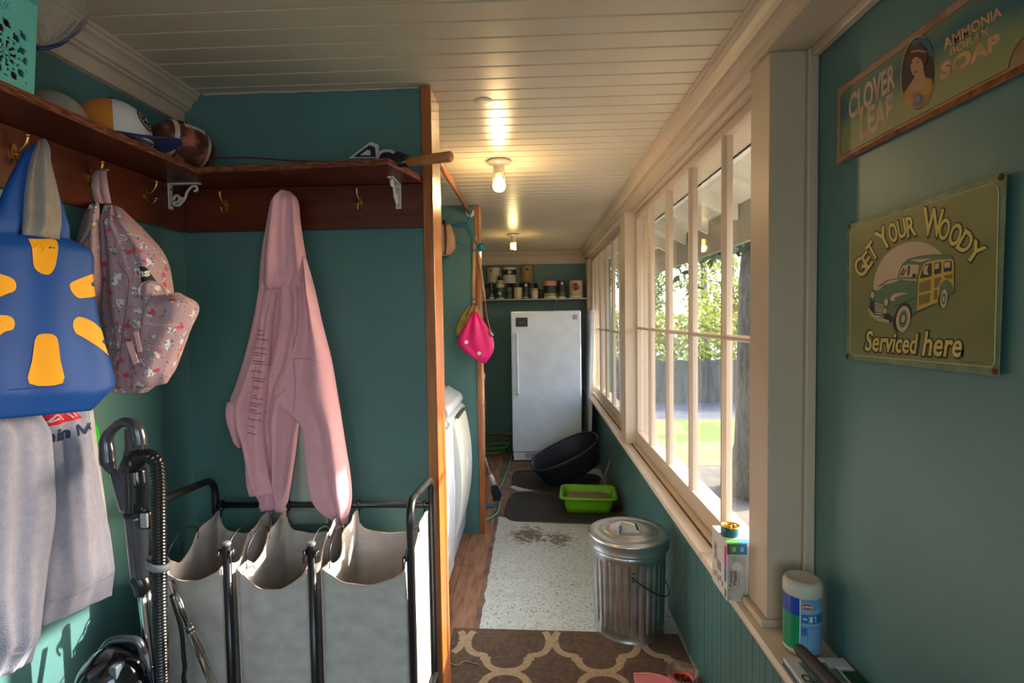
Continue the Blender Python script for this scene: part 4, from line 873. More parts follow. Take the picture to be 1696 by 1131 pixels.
rbox(b, (c0.x, P7.o.y-.034, c1.z), (c1.x, P7.o.y-.026, c0.z), .004); obj('release_button', b, M('button_grey', (150, 156, 160), rough=.3), t, smooth=True)
b = B(); c0, c1 = P7.p(*v3(392, 862), .03), P7.p(*v3(500, 1018), .03)
rbox(b, (c0.x, P7.o.y-.029, c1.z), (c1.x, P7.o.y-.014, c0.z), .006); obj('button_housing', b, BLKP, t, smooth=True)
pt([(455, 1500), (540, 2300), (560, 2600)], [56*U1, 56*U1, 56*U1], 'chrome_wand', CHROME, seg=20)
pt([(400, 1400), (440, 1480), (446, 1560)], [78*U1, 74*U1, 66*U1], 'wand_collar', BLKP)
pt([(430, 380), (370, 430), (360, 500)], [60*U1, 92*U1, 70*U1], 'hose_socket', BLKP, off=.02)
hp = smooth_path([P7.p(*v3(x, y), o_) for x, y, o_ in [(380, 470, .02), (430, 400, .035), (500, 385, .042), (560, 440, .045), (578, 560, .045), (582, 800, .045), (585, 1200, .042), (590, 1700, .04), (605, 2200, .035), (620, 2700, .03), (600, 3600, .02)]], 40)
hp = resample(hp, 520); b = B(); tube(b, hp, [.0150+.0017*(1 if k % 4 < 2 else -.6) for k in range(len(hp))], 18)
hose = obj('ribbed_hose', b, M('black_ribbed_hose', (20, 20, 22), rough=.22), t, smooth=True)
b = B(); tube(b, resample([P7.p(*v3(x, y), o_) for x, y, o_ in [(600, 1150, -.03), (620, 1800, -.03), (640, 2600, -.03)]], 30), .010, 8); obj('back_tube', b, BLKP, t, smooth=True)
b = B(); c = P7.p(*v3(580, 1305), .042)                 # grey hose strap
tube(b, [c+Vector((.0235*math.cos(a)-.001, .022*math.sin(a), -.003*math.cos(a))) for a in [2*PI*k/28 for k in range(28)]], .0040, 6, closed=True)
for v in b.verts: v.co.z = c.z+(v.co.z-c.z)*2.6
obj('hose_strap', b, M('grey_strap', (120, 124, 136), rough=.5), t, smooth=True)
b = B(); q = U(262, 950, 'y', YV-.02)
# canister head seen at the lower edge of the picture
def ell(bm, c, r, seg=28, rings=16, fn=None):
    bmesh.ops.create_uvsphere(bm, u_segments=seg, v_segments=rings, radius=1, matrix=Matrix.Translation(c) @ Matrix.Diagonal((*r, 1)))
b.free(); cA = U(192, 1112, 'y', YV-.04)
b = B(); ell(b, Vector((cA.x, YV-.04, cA.z-.005)), (.076, .088, .070)); obj('dust_cup_lid', b, SMK, t, smooth=True)
b = B(); lathe(b, [(.05, .06), (.082, .10), (.086, .30), (.084, cA.z-.03), (.080, cA.z-.008), (.070, cA.z)], (cA.x, YV-.035, 0), 32); obj('canister_body', b, M('blue_black_plastic', (16, 24, 40), rough=.12, coat=.6), t, smooth=True)
b = B(); tube(b, smooth_path([Vector((cA.x-.058, YV-.03, cA.z+.02)), U(180, 1064, 'y', YV-.03), U(205, 1058, 'y', YV-.03), U(228, 1062, 'y', YV-.03), U(238, 1085, 'y', YV-.03), U(243, 1120, 'y', YV-.03)], 6), .0095, 12); obj('canister_handle', b, GUN, t, smooth=True)
b = B(); q0 = Vector((cA.x, YV-.125, cA.z)); rbox(b, (cA.x+.03, YV-.10, cA.z+.018), (cA.x+.05, YV-.07, cA.z+.05), .004); obj('latch', b, M('latch_grey', (86, 92, 102), rough=.25), t, smooth=True)
b = B(); rbox(b, (cA.x-.13, YV-.20, .012), (cA.x+.13, YV+.08, .095), .03, 4); obj('floor_head', b, SMK, t, smooth=True)
b = B(); lathe(b, [(.035, .07), (.045, .08), (.045, .12)], (cA.x, YV-.035, 0), 20); obj('swivel_neck', b, BLKP, t, smooth=True)
# chrome wand leaning across the left bag
t = thing('telescopic_wand', 'chrome telescopic wand leaning across the leftmost laundry bag', 'wand', (-.33, 1.25, 0))
p0 = U(283, 962, 'y', 1.36); p1 = U(352, 1131, 'y', 1.33); d = (p1-p0).normalized(); L_ = (p0.z-.02)/-d.z
b = B(); tube(b, [p0, p0+d*.13], .0078, 16); obj('inner_tube', b, CHROME, t, smooth=True)
b = B(); tube(b, [p0+d*.13, p0+d*(L_-.04)], .0100, 16); obj('outer_tube', b, CHROME, t, smooth=True)
b = B(); tube(b, [p0+d*.125, p0+d*.142], .0112, 16); tube(b, [p0+d*(L_-.05), p0+d*L_], .014, 14); obj('collar', b, M('steel_collar', (150, 150, 152), rough=.35, metal=1), t, smooth=True)
b = B(); tube(b, smooth_path([U(284, 985, 'y', 1.31), U(300, 1040, 'y', 1.31), U(306, 1100, 'y', 1.31), U(316, 1160, 'y', 1.31), (-.72, 1.3, .2), (-.8, 1.28, .03)], 8), .0055, 8); tag(obj('power_cord', b, BLKP, smooth=True), 'black power cord hanging beside the ribbed vacuum hose', 'cord')
# ------------------------------------------------------------------ closet rod, hanger, bags by the middle wall
b = B(); tube(b, [(-.430, 1.991, 2.285), (-.430, 3.799, 2.285)], .0165, 16)
tag(obj('closet_rod', b, M('old_dowel', (140, 86, 54), rough=.5, noise_s=6, noise_a=.25, stretch=(6, .6, 6)), smooth=True), 'worn wooden closet rod running from the fir jamb back to the middle wall', 'closet rod')
b = B(); tube(b, [(-.430, 3.775, 2.285), (-.430, 3.7985, 2.285)], .030, 24); tag(obj('rod_socket', b, M('white_plastic_socket', (214, 214, 210), rough=.4), smooth=True), 'white plastic socket holding the far end of the closet rod', 'rod socket')
HT = M('teal_plastic_hanger', (10, 112, 140), rough=.3); YH = 3.70
def pw(px, py, y=YH): return U(px, py, 'y', y)
t = thing('coat_hanger', 'teal plastic coat hanger on the closet rod above the pink bag', 'hanger', (-.45, YH, 2.26))
rc = Vector((-.430, YH, 2.285))
b = B(); tube(b, smooth_path([rc+Vector((.024*math.cos(a), 0, .024*math.sin(a))) for a in [PI*(-.35+1.35*k/8) for k in range(9)]][::-1]+[pw(778, 362), pw(773, 372)], 4), .0042, 8); obj('hook', b, HT, t, smooth=True)
b = B(); tube(b, smooth_path([pw(700, 392), pw(733, 375), pw(752, 371), pw(773, 372), pw(782, 385), pw(787, 400), pw(797, 410)], 5), .0058, 8); tube(b, smooth_path([pw(700, 372), pw(729, 388), pw(755, 400), pw(785, 414), pw(797, 412)], 5), .0042, 8); tube(b, smooth_path([pw(748, 372), pw(765, 366), pw(776, 372)], 5), .004, 8)
obj('shoulders', b, HT, t, smooth=True)
b = B(); bmesh.ops.create_uvsphere(b, u_segments=14, v_segments=10, radius=1, matrix=Matrix.Translation(pw(797, 409)) @ Matrix.Diagonal((.026, .014, .030, 1))); obj('shoulder_end', b, HT, t, smooth=True)
PF = PL((-.5, 3.66, 2), (0, -1, 0))
TAN = M('tan_canvas', (176, 140, 110), rough=.9, noise_s=12, noise_a=.15)
t = thing('canvas_pouch', 'tan canvas pouch with a brown leather band hanging beside the teal hanger', 'pouch', (-.6, 3.60, 2.2))
b = B(); drape(b, PF, [(700, 372), (700, 400), (700, 428)], [(747, 371), (754, 392), (755, 412), (746, 422)], .03, nu=20, nv=16, smooth=False); pouch = obj('pouch_body', b, TAN, t, smooth=True)
b = B(); tube(b, smooth_path([PF.p(734, 376, -.045), PF.p(734, 366, -.03), PF.p(737, 366, .01), PF.p(739, 380, .038), PF.p(740, 400, .036), PF.p(738, 422, .02)], 5), .0075, 8); obj('leather_band', b, M('brown_leather', (74, 40, 30), rough=.5), t, smooth=True)
FU = M('fuchsia_nylon', (232, 22, 120), rough=.5, noise_s=10, noise_a=.08)
PG = PL((-.4, 3.70, 1.7), (0, -1, 0))
t = thing('pink_pouch', 'fuchsia drawstring pouch with white dots hanging on long straps at the middle jamb', 'bag', (-.38, 3.70, 1.8))
b = B(); drape(b, PG, [(784, 515), (772, 535), (758, 561), (760, 574), (775, 586), (795, 600)], [(790, 515), (800, 530), (812, 550), (818, 566), (817, 582), (804, 602)], .055, fold=lambda u, v: .012*math.sin(2*PI*(2.3*u))*(1-v), nu=34, nv=30); fb = obj('pouch_body', b, FU, t, smooth=True); tf = bvh_of(fb)
for x, y in ((774, 566), (795, 584)):
    b = B(); c = PG.p(x, y, .2); vv = [b.verts.new(c+PG.r*.013*math.cos(a)+PG.up*.013*math.sin(a)) for a in [2*PI*k/16 for k in range(16)]]; b.faces.new(vv); onto(b, [tf], PG.n, .0015); obj('white_dot', b, M('white_print', (230, 225, 225), rough=.7), t)
b = B(); drape(b, PL((-.4, 3.735, 1.7), (0, -1, 0)), [(778, 506), (764, 522), (754, 545), (758, 560)], [(792, 506), (797, 522), (801, 545), (800, 560)], .05, fold=lambda u, v: .012*math.sin(2*PI*3*u), nu=24, nv=18); obj('olive_lining', b, M('olive_cloth', (150, 124, 70), rough=.9, noise_s=20, noise_a=.2), t, smooth=True)
b = B(); strap(b, [pw(786, 391, 3.71), pw(785, 440, 3.71), pw(784, 495, 3.71)], .022, (1, 0, 0)); strap(b, [pw(788, 392, 3.72), pw(797, 450, 3.72), pw(803, 495, 3.72)], .016, (1, 0, 0))
o = obj('tan_strap', b, TAN, t, smooth=True); so = o.modifiers.new('s', 'SOLIDIFY'); so.thickness = .003
b = B(); tube(b, smooth_path([pw(803, 495, 3.72), pw(806, 520, 3.70), pw(813, 552, 3.68)], 5), .004, 6); tube(b, smooth_path([pw(784, 495, 3.71), pw(782, 508, 3.70), pw(779, 518, 3.69)], 4), .005, 6); obj('pink_cord', b, M('dusty_pink_cord', (176, 84, 88), rough=.8), t, smooth=True)
b = B(); bmesh.ops.create_uvsphere(b, u_segments=10, v_segments=8, radius=.014, matrix=Matrix.Translation(pw(784, 500, 3.70))); tube(b, [pw(811, 548, 3.66), pw(816, 557, 3.66)], .010, 8); obj('cord_stopper', b, M('grey_metal_stopper', (150, 146, 140), rough=.35, metal=.5), t, smooth=True)

# ------------------------------------------------------------------ washer and dryer in the alcove
def outl(bm, pts2, y0, y1): extr(bm, pts2, y0, y1, axes='xz', along='y')
GRY = M('grey_plinth', (60, 62, 64), rough=.6)
t = thing('clothes_dryer', 'white dryer with a flat front nearest the fir jamb', 'dryer', (-.83, 2.75, 0))
b = B(); box(b, (-1.17, 2.44, .02), (-.505, 3.10, .955)); obj('cabinet', b, WHITEP, t, bevel=.012)
b = B(); box(b, (-.504, 2.45, .10), (-.480, 3.09, .93)); obj('front_door', b, WHITEP, t, bevel=.010)
b = B(); rbox(b, (-1.17, 2.45, .956), (-1.02, 3.09, 1.10), .02); obj('control_panel', b, WHITEP, t, smooth=True)
b = B(); box(b, (-1.16, 2.46, .001), (-.55, 3.08, .0195)); obj('plinth', b, GRY, t)
t = thing('washing_machine', 'white washing machine with a raised top console and bowed door behind the dryer', 'washing machine', (-.83, 3.45, 0))
b = B(); outl(b, [(-1.17, .02), (-.535, .02), (-.505, .06), (-.490, .22), (-.480, .5), (-.490, .93), (-.515, .955), (-1.17, .955)], 3.125, 3.785); obj('cabinet', b, WHITEP, t, bevel=.010)
b = B(); outl(b, [(-1.17, .956), (-.515, .956), (-.500, .985), (-.512, 1.020), (-.60, 1.075), (-.75, 1.085), (-1.17, 1.085)], 3.13, 3.78); obj('console', b, WHITEP, t, bevel=.012)
b = B(); n1 = 16; pts = []
for k in range(n1+1): s = k/n1; pts.append((-.484+.045*math.sin(PI*s)**.8, .22+.70*s))
outl(b, pts+[(-.495, .92), (-.495, .22)], 3.19, 3.72); obj('door_panel', b, M('warm_white_door', (216, 216, 208), rough=.3), t, bevel=.010)
b = B(); outl(b, [(-.478, .925), (-.466, .928), (-.470, .936), (-.488, .940)], 3.30, 3.66); obj('door_handle', b, GRY, t, bevel=.004)
b = B(); box(b, (-1.16, 3.14, .001), (-.56, 3.77, .0195)); obj('plinth', b, GRY, t)

# ------------------------------------------------------------------ paint shelf
SH = 1.752
t = thing('paint_shelf', 'white wall shelf above the freezer carrying paint cans', 'shelf', (.05, 6.45, SH))
bx('shelf_board', (-1.19, 6.35, SH), (.693, YB-.002, SH+.014), WHITE, t, bevel=.002)
b = B(); box(b, (.27, 6.36, SH-.012), (.295, YB-.002, SH-.0005)); box(b, (.27, YB-.016, SH-.20), (.295, YB-.002, SH-.012)); tube(b, [(.282, 6.40, SH-.012), (.282, YB-.012, SH-.16)], .006, 6); obj('metal_bracket', b, M('grey_bracket', (150, 152, 150), rough=.4, metal=.3), t)
def C5(X_, Y_): return (780+X_/7.709, 400+Y_/7.709)
STEEL = M('tin_lid', (170, 168, 160), rough=.3, metal=.8)
MC = {}
def cm(k, c): return M('can_'+k, c, rough=.4, noise_s=12, noise_a=.12)
cols = dict(cream=(206, 190, 158), dark=(52, 46, 48), white=(206, 202, 192), green=(52, 84, 68), teal=(60, 104, 106), lime=(150, 160, 72), tan=(156, 124, 76), pink=(216, 150, 122), navy=(44, 46, 60), grey=(84, 84, 88), red=(120, 34, 40), yellow=(206, 160, 70), beige=(196, 174, 140), black=(26, 24, 26))
def can(x0, x1, yt, yb, y, label, body, bands=(), lid='tin', bail=False, base=None, blob=None):
    a, c = C5(x0, yt), C5(x1, yb); p0 = U(a[0], a[1], 'y', y); p1 = U(c[0], c[1], 'y', y); r = (p1.x-p0.x)/2; cx = (p0.x+p1.x)/2
    zb = SH+.0145 if base is None else base; h = max(.05, p0.z-p1.z); r = min(r, .083)
    t = thing('paint_can', label, 'paint can', (cx, y, zb), 'cans on the white wall shelf')
    b = B(); lathe(b, [(r*.97, .0005), (r, .003), (r*.985, .006), (r*.985, h-.010), (r, h-.006), (r*.99, h-.002), (r*.9, h-.003)], (cx, y, zb), 28); obj('can_body', b, cm(body, cols[body]), t, smooth=True)
    for k, (v0, v1, cc_) in enumerate(bands):
        b = B(); lathe(b, [(r*.99+.0004, h*v0), (r*.99+.0006, h*v1)], (cx, y, zb), 28, cap=False); obj('label_band', b, cm(cc_, cols[cc_]), t, smooth=True)
    b = B(); lathe(b, [(r*.86, h-.004), (r*.88, h+.001), (r*.80, h+.0015), (r*.76, h-.001)], (cx, y, zb), 24); obj('lid', b, STEEL if lid == 'tin' else cm(lid, cols[lid]), t, smooth=True)
    if bail:
        b = B(); tube(b, smooth_path([(cx-r*.5, y-r*.5, zb+h-.01), (cx-r*.2, y-r*.3, zb+h+.03), (cx, y-r*.2, zb+h+.045), (cx+r*.2, y-r*.3, zb+h+.03), (cx+r*.5, y-r*.5, zb+h-.01)], 5), .0014, 5); obj('bail', b, BLACKM, t)
    if blob:
        for (u, v, s, cc_) in blob:
            b = B(); a0 = -PI/2+u; rnd = random.Random(int(x0)); pts = []
            for k in range(20):
                q = 2*PI*k/20; rr_ = s*(1+.25*rnd.uniform(-1, 1)); aa = a0+rr_*math.cos(q)/r; pts.append(Vector((cx+(r+.0008)*math.cos(aa), y+(r+.0008)*math.sin(aa), zb+h*v+rr_*math.sin(q))))
            cv = b.verts.new(Vector((cx+(r+.0012)*math.cos(a0), y+(r+.0012)*math.sin(a0), zb+h*v))); vv = [b.verts.new(p) for p in pts]
            for k in range(20): b.faces.new((cv, vv[k], vv[(k+1) % 20]))
            obj('paint_mark', b, cm(cc_, cols[cc_]), t)
    return zb+h
F_, K_ = 6.42, 6.515
can(130, 190, 595, 720, F_, 'cream and green small can at the left end of the shelf, bottom of its stack', 'cream', [(.1, .4, 'lime'), (.5, .9, 'dark')])
can(225, 300, 650, 725, F_, 'short teal and white can second from the left in the front row', 'teal', [(.1, .35, 'white')])
can(225, 295, 510, 640, F_, 'dark jar with a white lid on the short teal and white can', 'dark', lid='white', base=SH+.0145+.083)
z = can(310, 430, 590, 735, F_, 'dark green can with a cream label in the front row', 'green', [(.02, .12, 'white')], blob=[(0, .5, .018, 'cream')])
z = can(318, 425, 500, 588, F_, 'white and green small can stacked on the dark green can', 'white', [(.45, .9, 'lime')], base=z+.002)
can(345, 405, 450, 500, F_, 'small black lidded jar topping the dark green can stack', 'black', base=z+.002)
can(440, 535, 590, 735, F_, 'dark grey can with a bright tin lid in the front row', 'grey', [(.4, .7, 'navy')])
can(545, 655, 590, 735, F_-.01, 'plain cream can in the front row under the tan gallon can', 'cream')
z = can(660, 738, 650, 730, F_, 'teal green squat can right of the plain cream can', 'green', [(.1, .3, 'white')])
can(662, 740, 505, 640, F_, 'dark jar with a white oval on the teal green squat can', 'dark', base=z+.002, blob=[(0, .65, .016, 'white')])
can(772, 860, 600, 728, F_-.01, 'white bottle shaped can with yellow drips', 'white', [(.75, .95, 'yellow')], lid='white')
can(868, 916, 600, 722, F_, 'narrow black can beside the white bottle', 'black')
can(925, 1100, 490, 716, F_, 'gallon can with pink drips above a green stripe', 'dark', [(0, .12, 'white'), (.13, .28, 'lime'), (.70, .98, 'pink')])
can(1108, 1212, 490, 716, F_, 'dark can with a teal base right of the pink dripped gallon', 'dark', [(0, .1, 'white'), (.12, .32, 'teal')], blob=[(0, .82, .016, 'white')])
can(1245, 1435, 490, 708, F_, 'cream gallon can with a dark red paint splash, rightmost on the shelf', 'beige', [(0, .12, 'white')], blob=[(-.1, .65, .045, 'red'), (.35, .78, .014, 'white')])
zz = SH+.0145+.152
for a, c, l, bd in ((150, 300, 'dark gallon can hidden behind the leftmost small cans', 'dark'), (345, 500, 'dark gallon can behind the green can stack', 'navy'), (505, 655, 'dark red and black gallon can behind the plain cream can', 'dark'), (690, 850, 'black gallon can behind the white bottle', 'black')):
    can(a, c, 500, 700, K_, l, bd, [(.3, .7, 'red' if 'red' in l else 'grey')], lid='white')
p_ = U(*C5(700, 492), 'y', K_).z
zt_ = SH+.0145+(U(*C5(150, 500), 'y', K_).z-U(*C5(150, 700), 'y', K_).z)+.003
can(200, 385, 290, 490, K_, 'cream gallon can on the upper row nearest the jamb', 'cream', base=zt_, blob=[(-.4, .8, .014, 'dark')])
can(397, 582, 290, 490, K_, 'white gallon can with a dark printed band on the upper row', 'white', [(.52, .85, 'dark')], base=zt_, blob=[(.1, .7, .022, 'beige')])
can(622, 808, 278, 490, K_, 'tan gallon can with a raised wire bail on the upper row', 'tan', base=zt_, bail=True, blob=[(0, .78, .018, 'black')])

# ------------------------------------------------------------------ freezer
x0, x1, yf, zt = -.236, .505, 5.71, 1.612
FZ = M('freezer_enamel', (226, 233, 246), rough=.30, bump=.05, bump_s=160, coat=.25)
t = thing('upright_freezer', 'tall white upright freezer against the back wall', 'freezer', (.135, 6.05, 0))
bx('cabinet', (x0+.004, yf+.07, .03), (x1-.004, 6.40, zt-.004), FZ, t, bevel=.012)
bx('door', (x0, yf, .105), (x1, yf+.064, zt), FZ, t, bevel=.012)
bx('kick_panel', (x0+.01, yf+.02, .012), (x1-.01, yf+.06, .098), FZ, t, bevel=.006)
b = B()
for k in range(5): box(b, (x0+.13, yf+.014, .040+k*.010), (x1-.12, yf+.020, .044+k*.010))
obj('vent_grille', b, M('grille_grey', (150, 156, 164), rough=.5), t)
b = B(); tube(b, [(x0+.075, yf+.012, .06), (x0+.075, yf+.020, .06)], .005, 10); obj('kick_screw', b, GRY, t)
b = B(); xh = x0+.066; tube(b, smooth_path([(xh, yf-.001, 1.37), (xh, yf-.035, 1.355), (xh, yf-.048, 1.30), (xh, yf-.048, .80), (xh, yf-.035, .745), (xh, yf-.001, .73)], 6), .0125, 14)
for v in b.verts: v.co.x = xh+(v.co.x-xh)*1.15
obj('handle', b, FZ, t, smooth=True)
a, c = U(854, 526, 'y', yf-.001), U(874, 541, 'y', yf-.001)
b = B(); box(b, (a.x, yf-.004, c.z), (c.x, yf-.0005, a.z)); pn = obj('badge', b, M('dark_badge', (44, 40, 38), rough=.4), t)
b = B(); text(b, 'Kenmore', lambda x, y: ((a.x+c.x)/2+x, yf-.0045, (a.z+c.z)/2+y), .07, .022); obj('badge_letters', b, M('badge_text', (110, 96, 80), rough=.5), t)
a2, c2 = U(948, 521, 'y', yf-.001), U(956, 529, 'y', yf-.001)
b = B(); box(b, (a2.x, yf-.003, c2.z), (c2.x, yf-.0005, a2.z)); obj('lock_plate', b, M('lock_grey', (156, 160, 164), rough=.4, metal=.5), t)
for k, (x, y) in enumerate(((x0+.05, yf+.05), (x1-.05, yf+.05), (x0+.05, 6.35), (x1-.05, 6.35))):
    b = B(); tube(b, [(x, y, .001), (x, y, .032)], .018, 12); obj('foot', b, GRY, t)
# white panel leaning between freezer and windows
t0 = U(979, 520, 'y', 5.95); t1 = U(973, 735, 'y', 5.6)
b = B(); poly(b, [(.600, 5.72, .003), (.560, 5.72, .003), (.640, 5.9, 1.62), (.675, 5.9, 1.62)], (0, 1, 0), .55)
for v in b.verts: pass
tag(obj('leaning_panel', b, M('white_panel', (206, 208, 208), rough=.4), bevel=.003), 'tall white panel leaning between the freezer and the windows', 'panel')
# pipe post behind the jamb
b = B(); tube(b, [(-.395, 4.15, .001), (-.395, 4.15, 1.05)], .012, 10); tube(b, [(-.395, 4.15, .85), (-.395, 4.15, .90)], .018, 10); tube(b, [(-.395, 4.15, 1.05), (-.395, 4.15, 1.12)], .018, 10)
tag(obj('broom_stick', b, M('dark_red_stick', (70, 44, 44), rough=.6), smooth=True), 'dark stick standing upright just behind the middle jamb', 'stick')

# ------------------------------------------------------------------ floor things, far to near
GH = M('green_hose', (60, 140, 96), rough=.35)
b = B(); rnd = random.Random(3); pts = []
for k in range(60):
    a = 2*PI*k/13; pts.append((-.46+(.17+.03*math.sin(k*.9))*math.cos(a), 6.15+(.16+.03*math.cos(k*.7))*math.sin(a), .012+.0022*k+.006*math.sin(k*1.7)))
tube(b, smooth_path(pts, 4), .0085, 8); tag(obj('garden_hose', b, GH, smooth=True), 'coiled green hose on the floor in the back corner beside the freezer', 'hose')
b = B(); tube(b, smooth_path([(-.25, 6.0, .012), (-.28, 5.4, .0105), (-.31, 4.9, .0105), U(822, 812, 'z', .0105), U(827, 830, 'z', .0105), U(824, 848, 'z', .0105), U(812, 858, 'z', .0105), U(795, 863, 'z', .0105), U(770, 861, 'z', .0105), (-.57, 4.0, .012)], 9), .0088, 8); tag(obj('hose_run', b, M('sea_green_hose', (90, 160, 124), rough=.35), smooth=True), 'green hose running in a loop round the foot of the middle jamb', 'hose')
t = thing('dustpan_and_brush', 'dark blue dustpan with a white ribbed grip on a grey stick behind the jamb', 'dustpan', (-.33, 4.5, 0))
top = U(804, 762, 'y', 4.45); g0 = U(812, 786, 'y', 4.42); g1 = U(818, 803, 'y', 4.40); bt = U(824, 829, 'y', 4.40); bt.z = max(bt.z, .004)
b = B(); tube(b, [top+(top-g0)*.7, g0], .009, 10); obj('stick', b, M('grey_tube', (150, 154, 160), rough=.35), t, smooth=True)
b = B(); tube(b, [g0, g0.lerp(g1, .5), g1], [.017, .021, .022], 12); obj('grip', b, M('white_grip', (206, 208, 214), rough=.5), t, smooth=True)
b = B(); dn = (bt-g1); s = Vector((1, 0, .0)); poly(b, [g1-s*.020, g1+s*.028, g1+s*.050+dn*.55, bt+s*.020, bt-s*.032, g1-s*.036+dn*.4], (0, -1, .1), .02); obj('pan', b, M('navy_plastic', (22, 32, 48), rough=.45), t, bevel=.003)
b = B(); q = [U(806, 832, 'z', .02), U(811, 832, 'z', .03), U(819, 840, 'z', .0065), U(806, 841, 'z', .0065)]; poly(b, [(p.x, p.y, .0135) for p in q], (0, 0, 1), .006); tag(obj('blue_shard', b, M('sky_blue_plastic', (30, 140, 200), rough=.4)), 'small bright blue plastic piece on the floor at the jamb', 'plastic piece')
RUB = M('ribbed_rubber', (52, 52, 54), rough=.75, noise_s=14, noise_a=.25, bump=.3, bump_s=90)
def mat_(name, pts, label, z=.0035, ribs=True):
    P = sm2(pts+pts[:1], 6)[:-1]; t = thing(name, label, 'mat', (sum(p[0] for p in P)/len(P), sum(p[1] for p in P)/len(P), z), 'black rubber mats')
    b = B(); poly(b, [(x, y, z) for x, y in P], (0, 0, 1), .004); obj('base', b, RUB, t)
    b = B(); tube(b, [(x, y, z+.006) for x, y in P], .0065, 6, closed=True); obj('rim', b, RUB, t, smooth=True)
    b = B(); xs = [p[0] for p in P]; ys = [p[1] for p in P]; x = min(xs)+.02
    while x < max(xs)-.02:
        hit = []
        for i in range(len(P)):
            (xa, ya), (xc, yc) = P[i], P[(i+1) % len(P)]
            if (xa-x)*(xc-x) < 0: hit.append(ya+(yc-ya)*(x-xa)/(xc-xa))
        if len(hit) >= 2: box(b, (x, min(hit)+.018, z+.004), (x+.004, max(hit)-.018, z+.0065))
        x += .011
    obj('ribs', b, RUB, t)
q = [tuple(U(a, c, 'z', 0))[:2] for a, c in [(839, 856), (838, 846), (846, 824), (860, 818), (920, 820), (1000, 826), (1015, 850), (1020, 868), (960, 868), (890, 865), (850, 863)]]
mat_('rubber_mat', q, 'black ribbed rubber mat under the green litter tray')
q = [tuple(U(a, c, 'z', 0))[:2] for a, c in [(849, 803), (851, 788), (860, 782), (900, 783), (950, 786), (990, 790), (1000, 815), (950, 817), (900, 815), (865, 808)]]
mat_('rubber_mat', q, 'dark rubber mat with a curved edge under the tilted black tub')
# black tub, tipped up against the wall
TUBM = M('black_rubber_tub', (34, 38, 46), rough=.42, noise_s=20, noise_a=.2)
t = thing('rubber_tub', 'oval black rubber tub tipped on its side behind the green tray', 'tub', (.40, 5.0, 0))
b = B(); n1, n2 = 40, 10; 
Rm = Matrix.Translation((.388, 5.02, .0)) @ Matrix.Rotation(math.radians(-23), 4, 'Y') @ Matrix.Rotation(math.radians(10), 4, 'X') @ Matrix.Rotation(math.radians(8), 4, 'Z')
A_, B_, H_ = .335, .235, .20
def tubp(a, j): s = (j/n2); k = .80+.20*s; sq = 1/((abs(math.cos(a))**3+abs(math.sin(a))**3)**(1/3)); sq = 1+(sq-1)*.6; return Rm @ Vector((A_*k*sq*math.cos(a), B_*k*sq*math.sin(a), H_*s+.10))
G = [[b.verts.new(tubp(2*PI*i/n1, j)) for j in range(n2+1)] for i in range(n1)]
for i in range(n1):
    for j in range(n2): b.faces.new((G[i][j], G[(i+1) % n1][j], G[(i+1) % n1][j+1], G[i][j+1]))
b.faces.new([g[0] for g in G])
zmin = min(v.co.z for v in b.verts)
for v in b.verts: v.co.z += .010-zmin
o = obj('shell', b, TUBM, t, smooth=True); so = o.modifiers.new('s', 'SOLIDIFY'); so.thickness = .008; so.offset = 1
b = B(); tube(b, [tubp(2*PI*i/60, n2)+Vector((0, 0, .010-zmin)) for i in range(60)], .010, 8, closed=True); obj('rim', b, TUBM, t, smooth=True)
# litter scoop behind the tray
t = thing('litter_scoop', 'grey slotted litter scoop standing between the green tray and the wall', 'scoop', (.62, 4.62, 0))
a, c = U(1010, 762, 'y', 4.66), U(1001, 788, 'y', 4.60); e = U(996, 800, 'y', 4.56)
SG = M('scoop_grey', (120, 118, 112), rough=.5)
b = B(); tube(b, [a, a.lerp(c, .5)+Vector((.006, 0, 0)), c], [.010, .007, .009], 10); obj('handle', b, SG, t, smooth=True)
b = B()
for k in range(6):
    x = -.03+.012*k; p0 = c+Vector((x*.4, 0, 0)); p1 = e+Vector((x*1.2, 0, -.055)); p1.z = max(p1.z, .02); tube(b, [p0, p1], .0035, 6)
tube(b, [e+Vector((-.04, 0, -.05)), e+Vector((.035, 0, -.05))], .004, 6); obj('slotted_head', b, SG, t, smooth=True)
# green litter tray
LG = M('lime_green_plastic', (112, 186, 20), rough=.32)
t = thing('litter_tray', 'lime green plastic litter tray half full of litter on the ribbed mat', 'litter tray', (.43, 4.35, .008))
cx, cy, rz = .425, 4.30, math.radians(-5); R2 = Matrix.Translation((cx, cy, .0105)) @ Matrix.Rotation(rz, 4, 'Z')
def rr_ring(w, d, r, z, n=8):
    o_ = []
    for qx, qy, a0 in ((1, 1, 0), (-1, 1, PI/2), (-1, -1, PI), (1, -1, 1.5*PI)):
        for k in range(n+1): a = a0+PI/2*k/n; o_.append(R2 @ Vector((qx*(w-r)+r*math.cos(a), qy*(d-r)+r*math.sin(a), z)))
    return o_
def ringskin(b, rings, close=True):
    V = [[b.verts.new(p) for p in r] for r in rings]; n = len(V[0])
    for i in range(len(V)-1):
        for k in range(n): b.faces.new((V[i][k], V[i][(k+1) % n], V[i+1][(k+1) % n], V[i+1][k]))
    if close: b.faces.new(V[0][::-1])
b = B(); ringskin(b, [rr_ring(.175, .130, .04, 0), rr_ring(.188, .142, .045, .06), rr_ring(.198, .152, .05, .118), rr_ring(.203, .157, .05, .120), rr_ring(.207, .161, .052, .128), rr_ring(.222, .176, .055, .128), rr_ring(.226, .180, .055, .118)])
o = obj('tray', b, LG, t, smooth=True); so = o.modifiers.new('s', 'SOLIDIFY'); so.thickness = .003; so.offset = 1
b = B(); G = {}
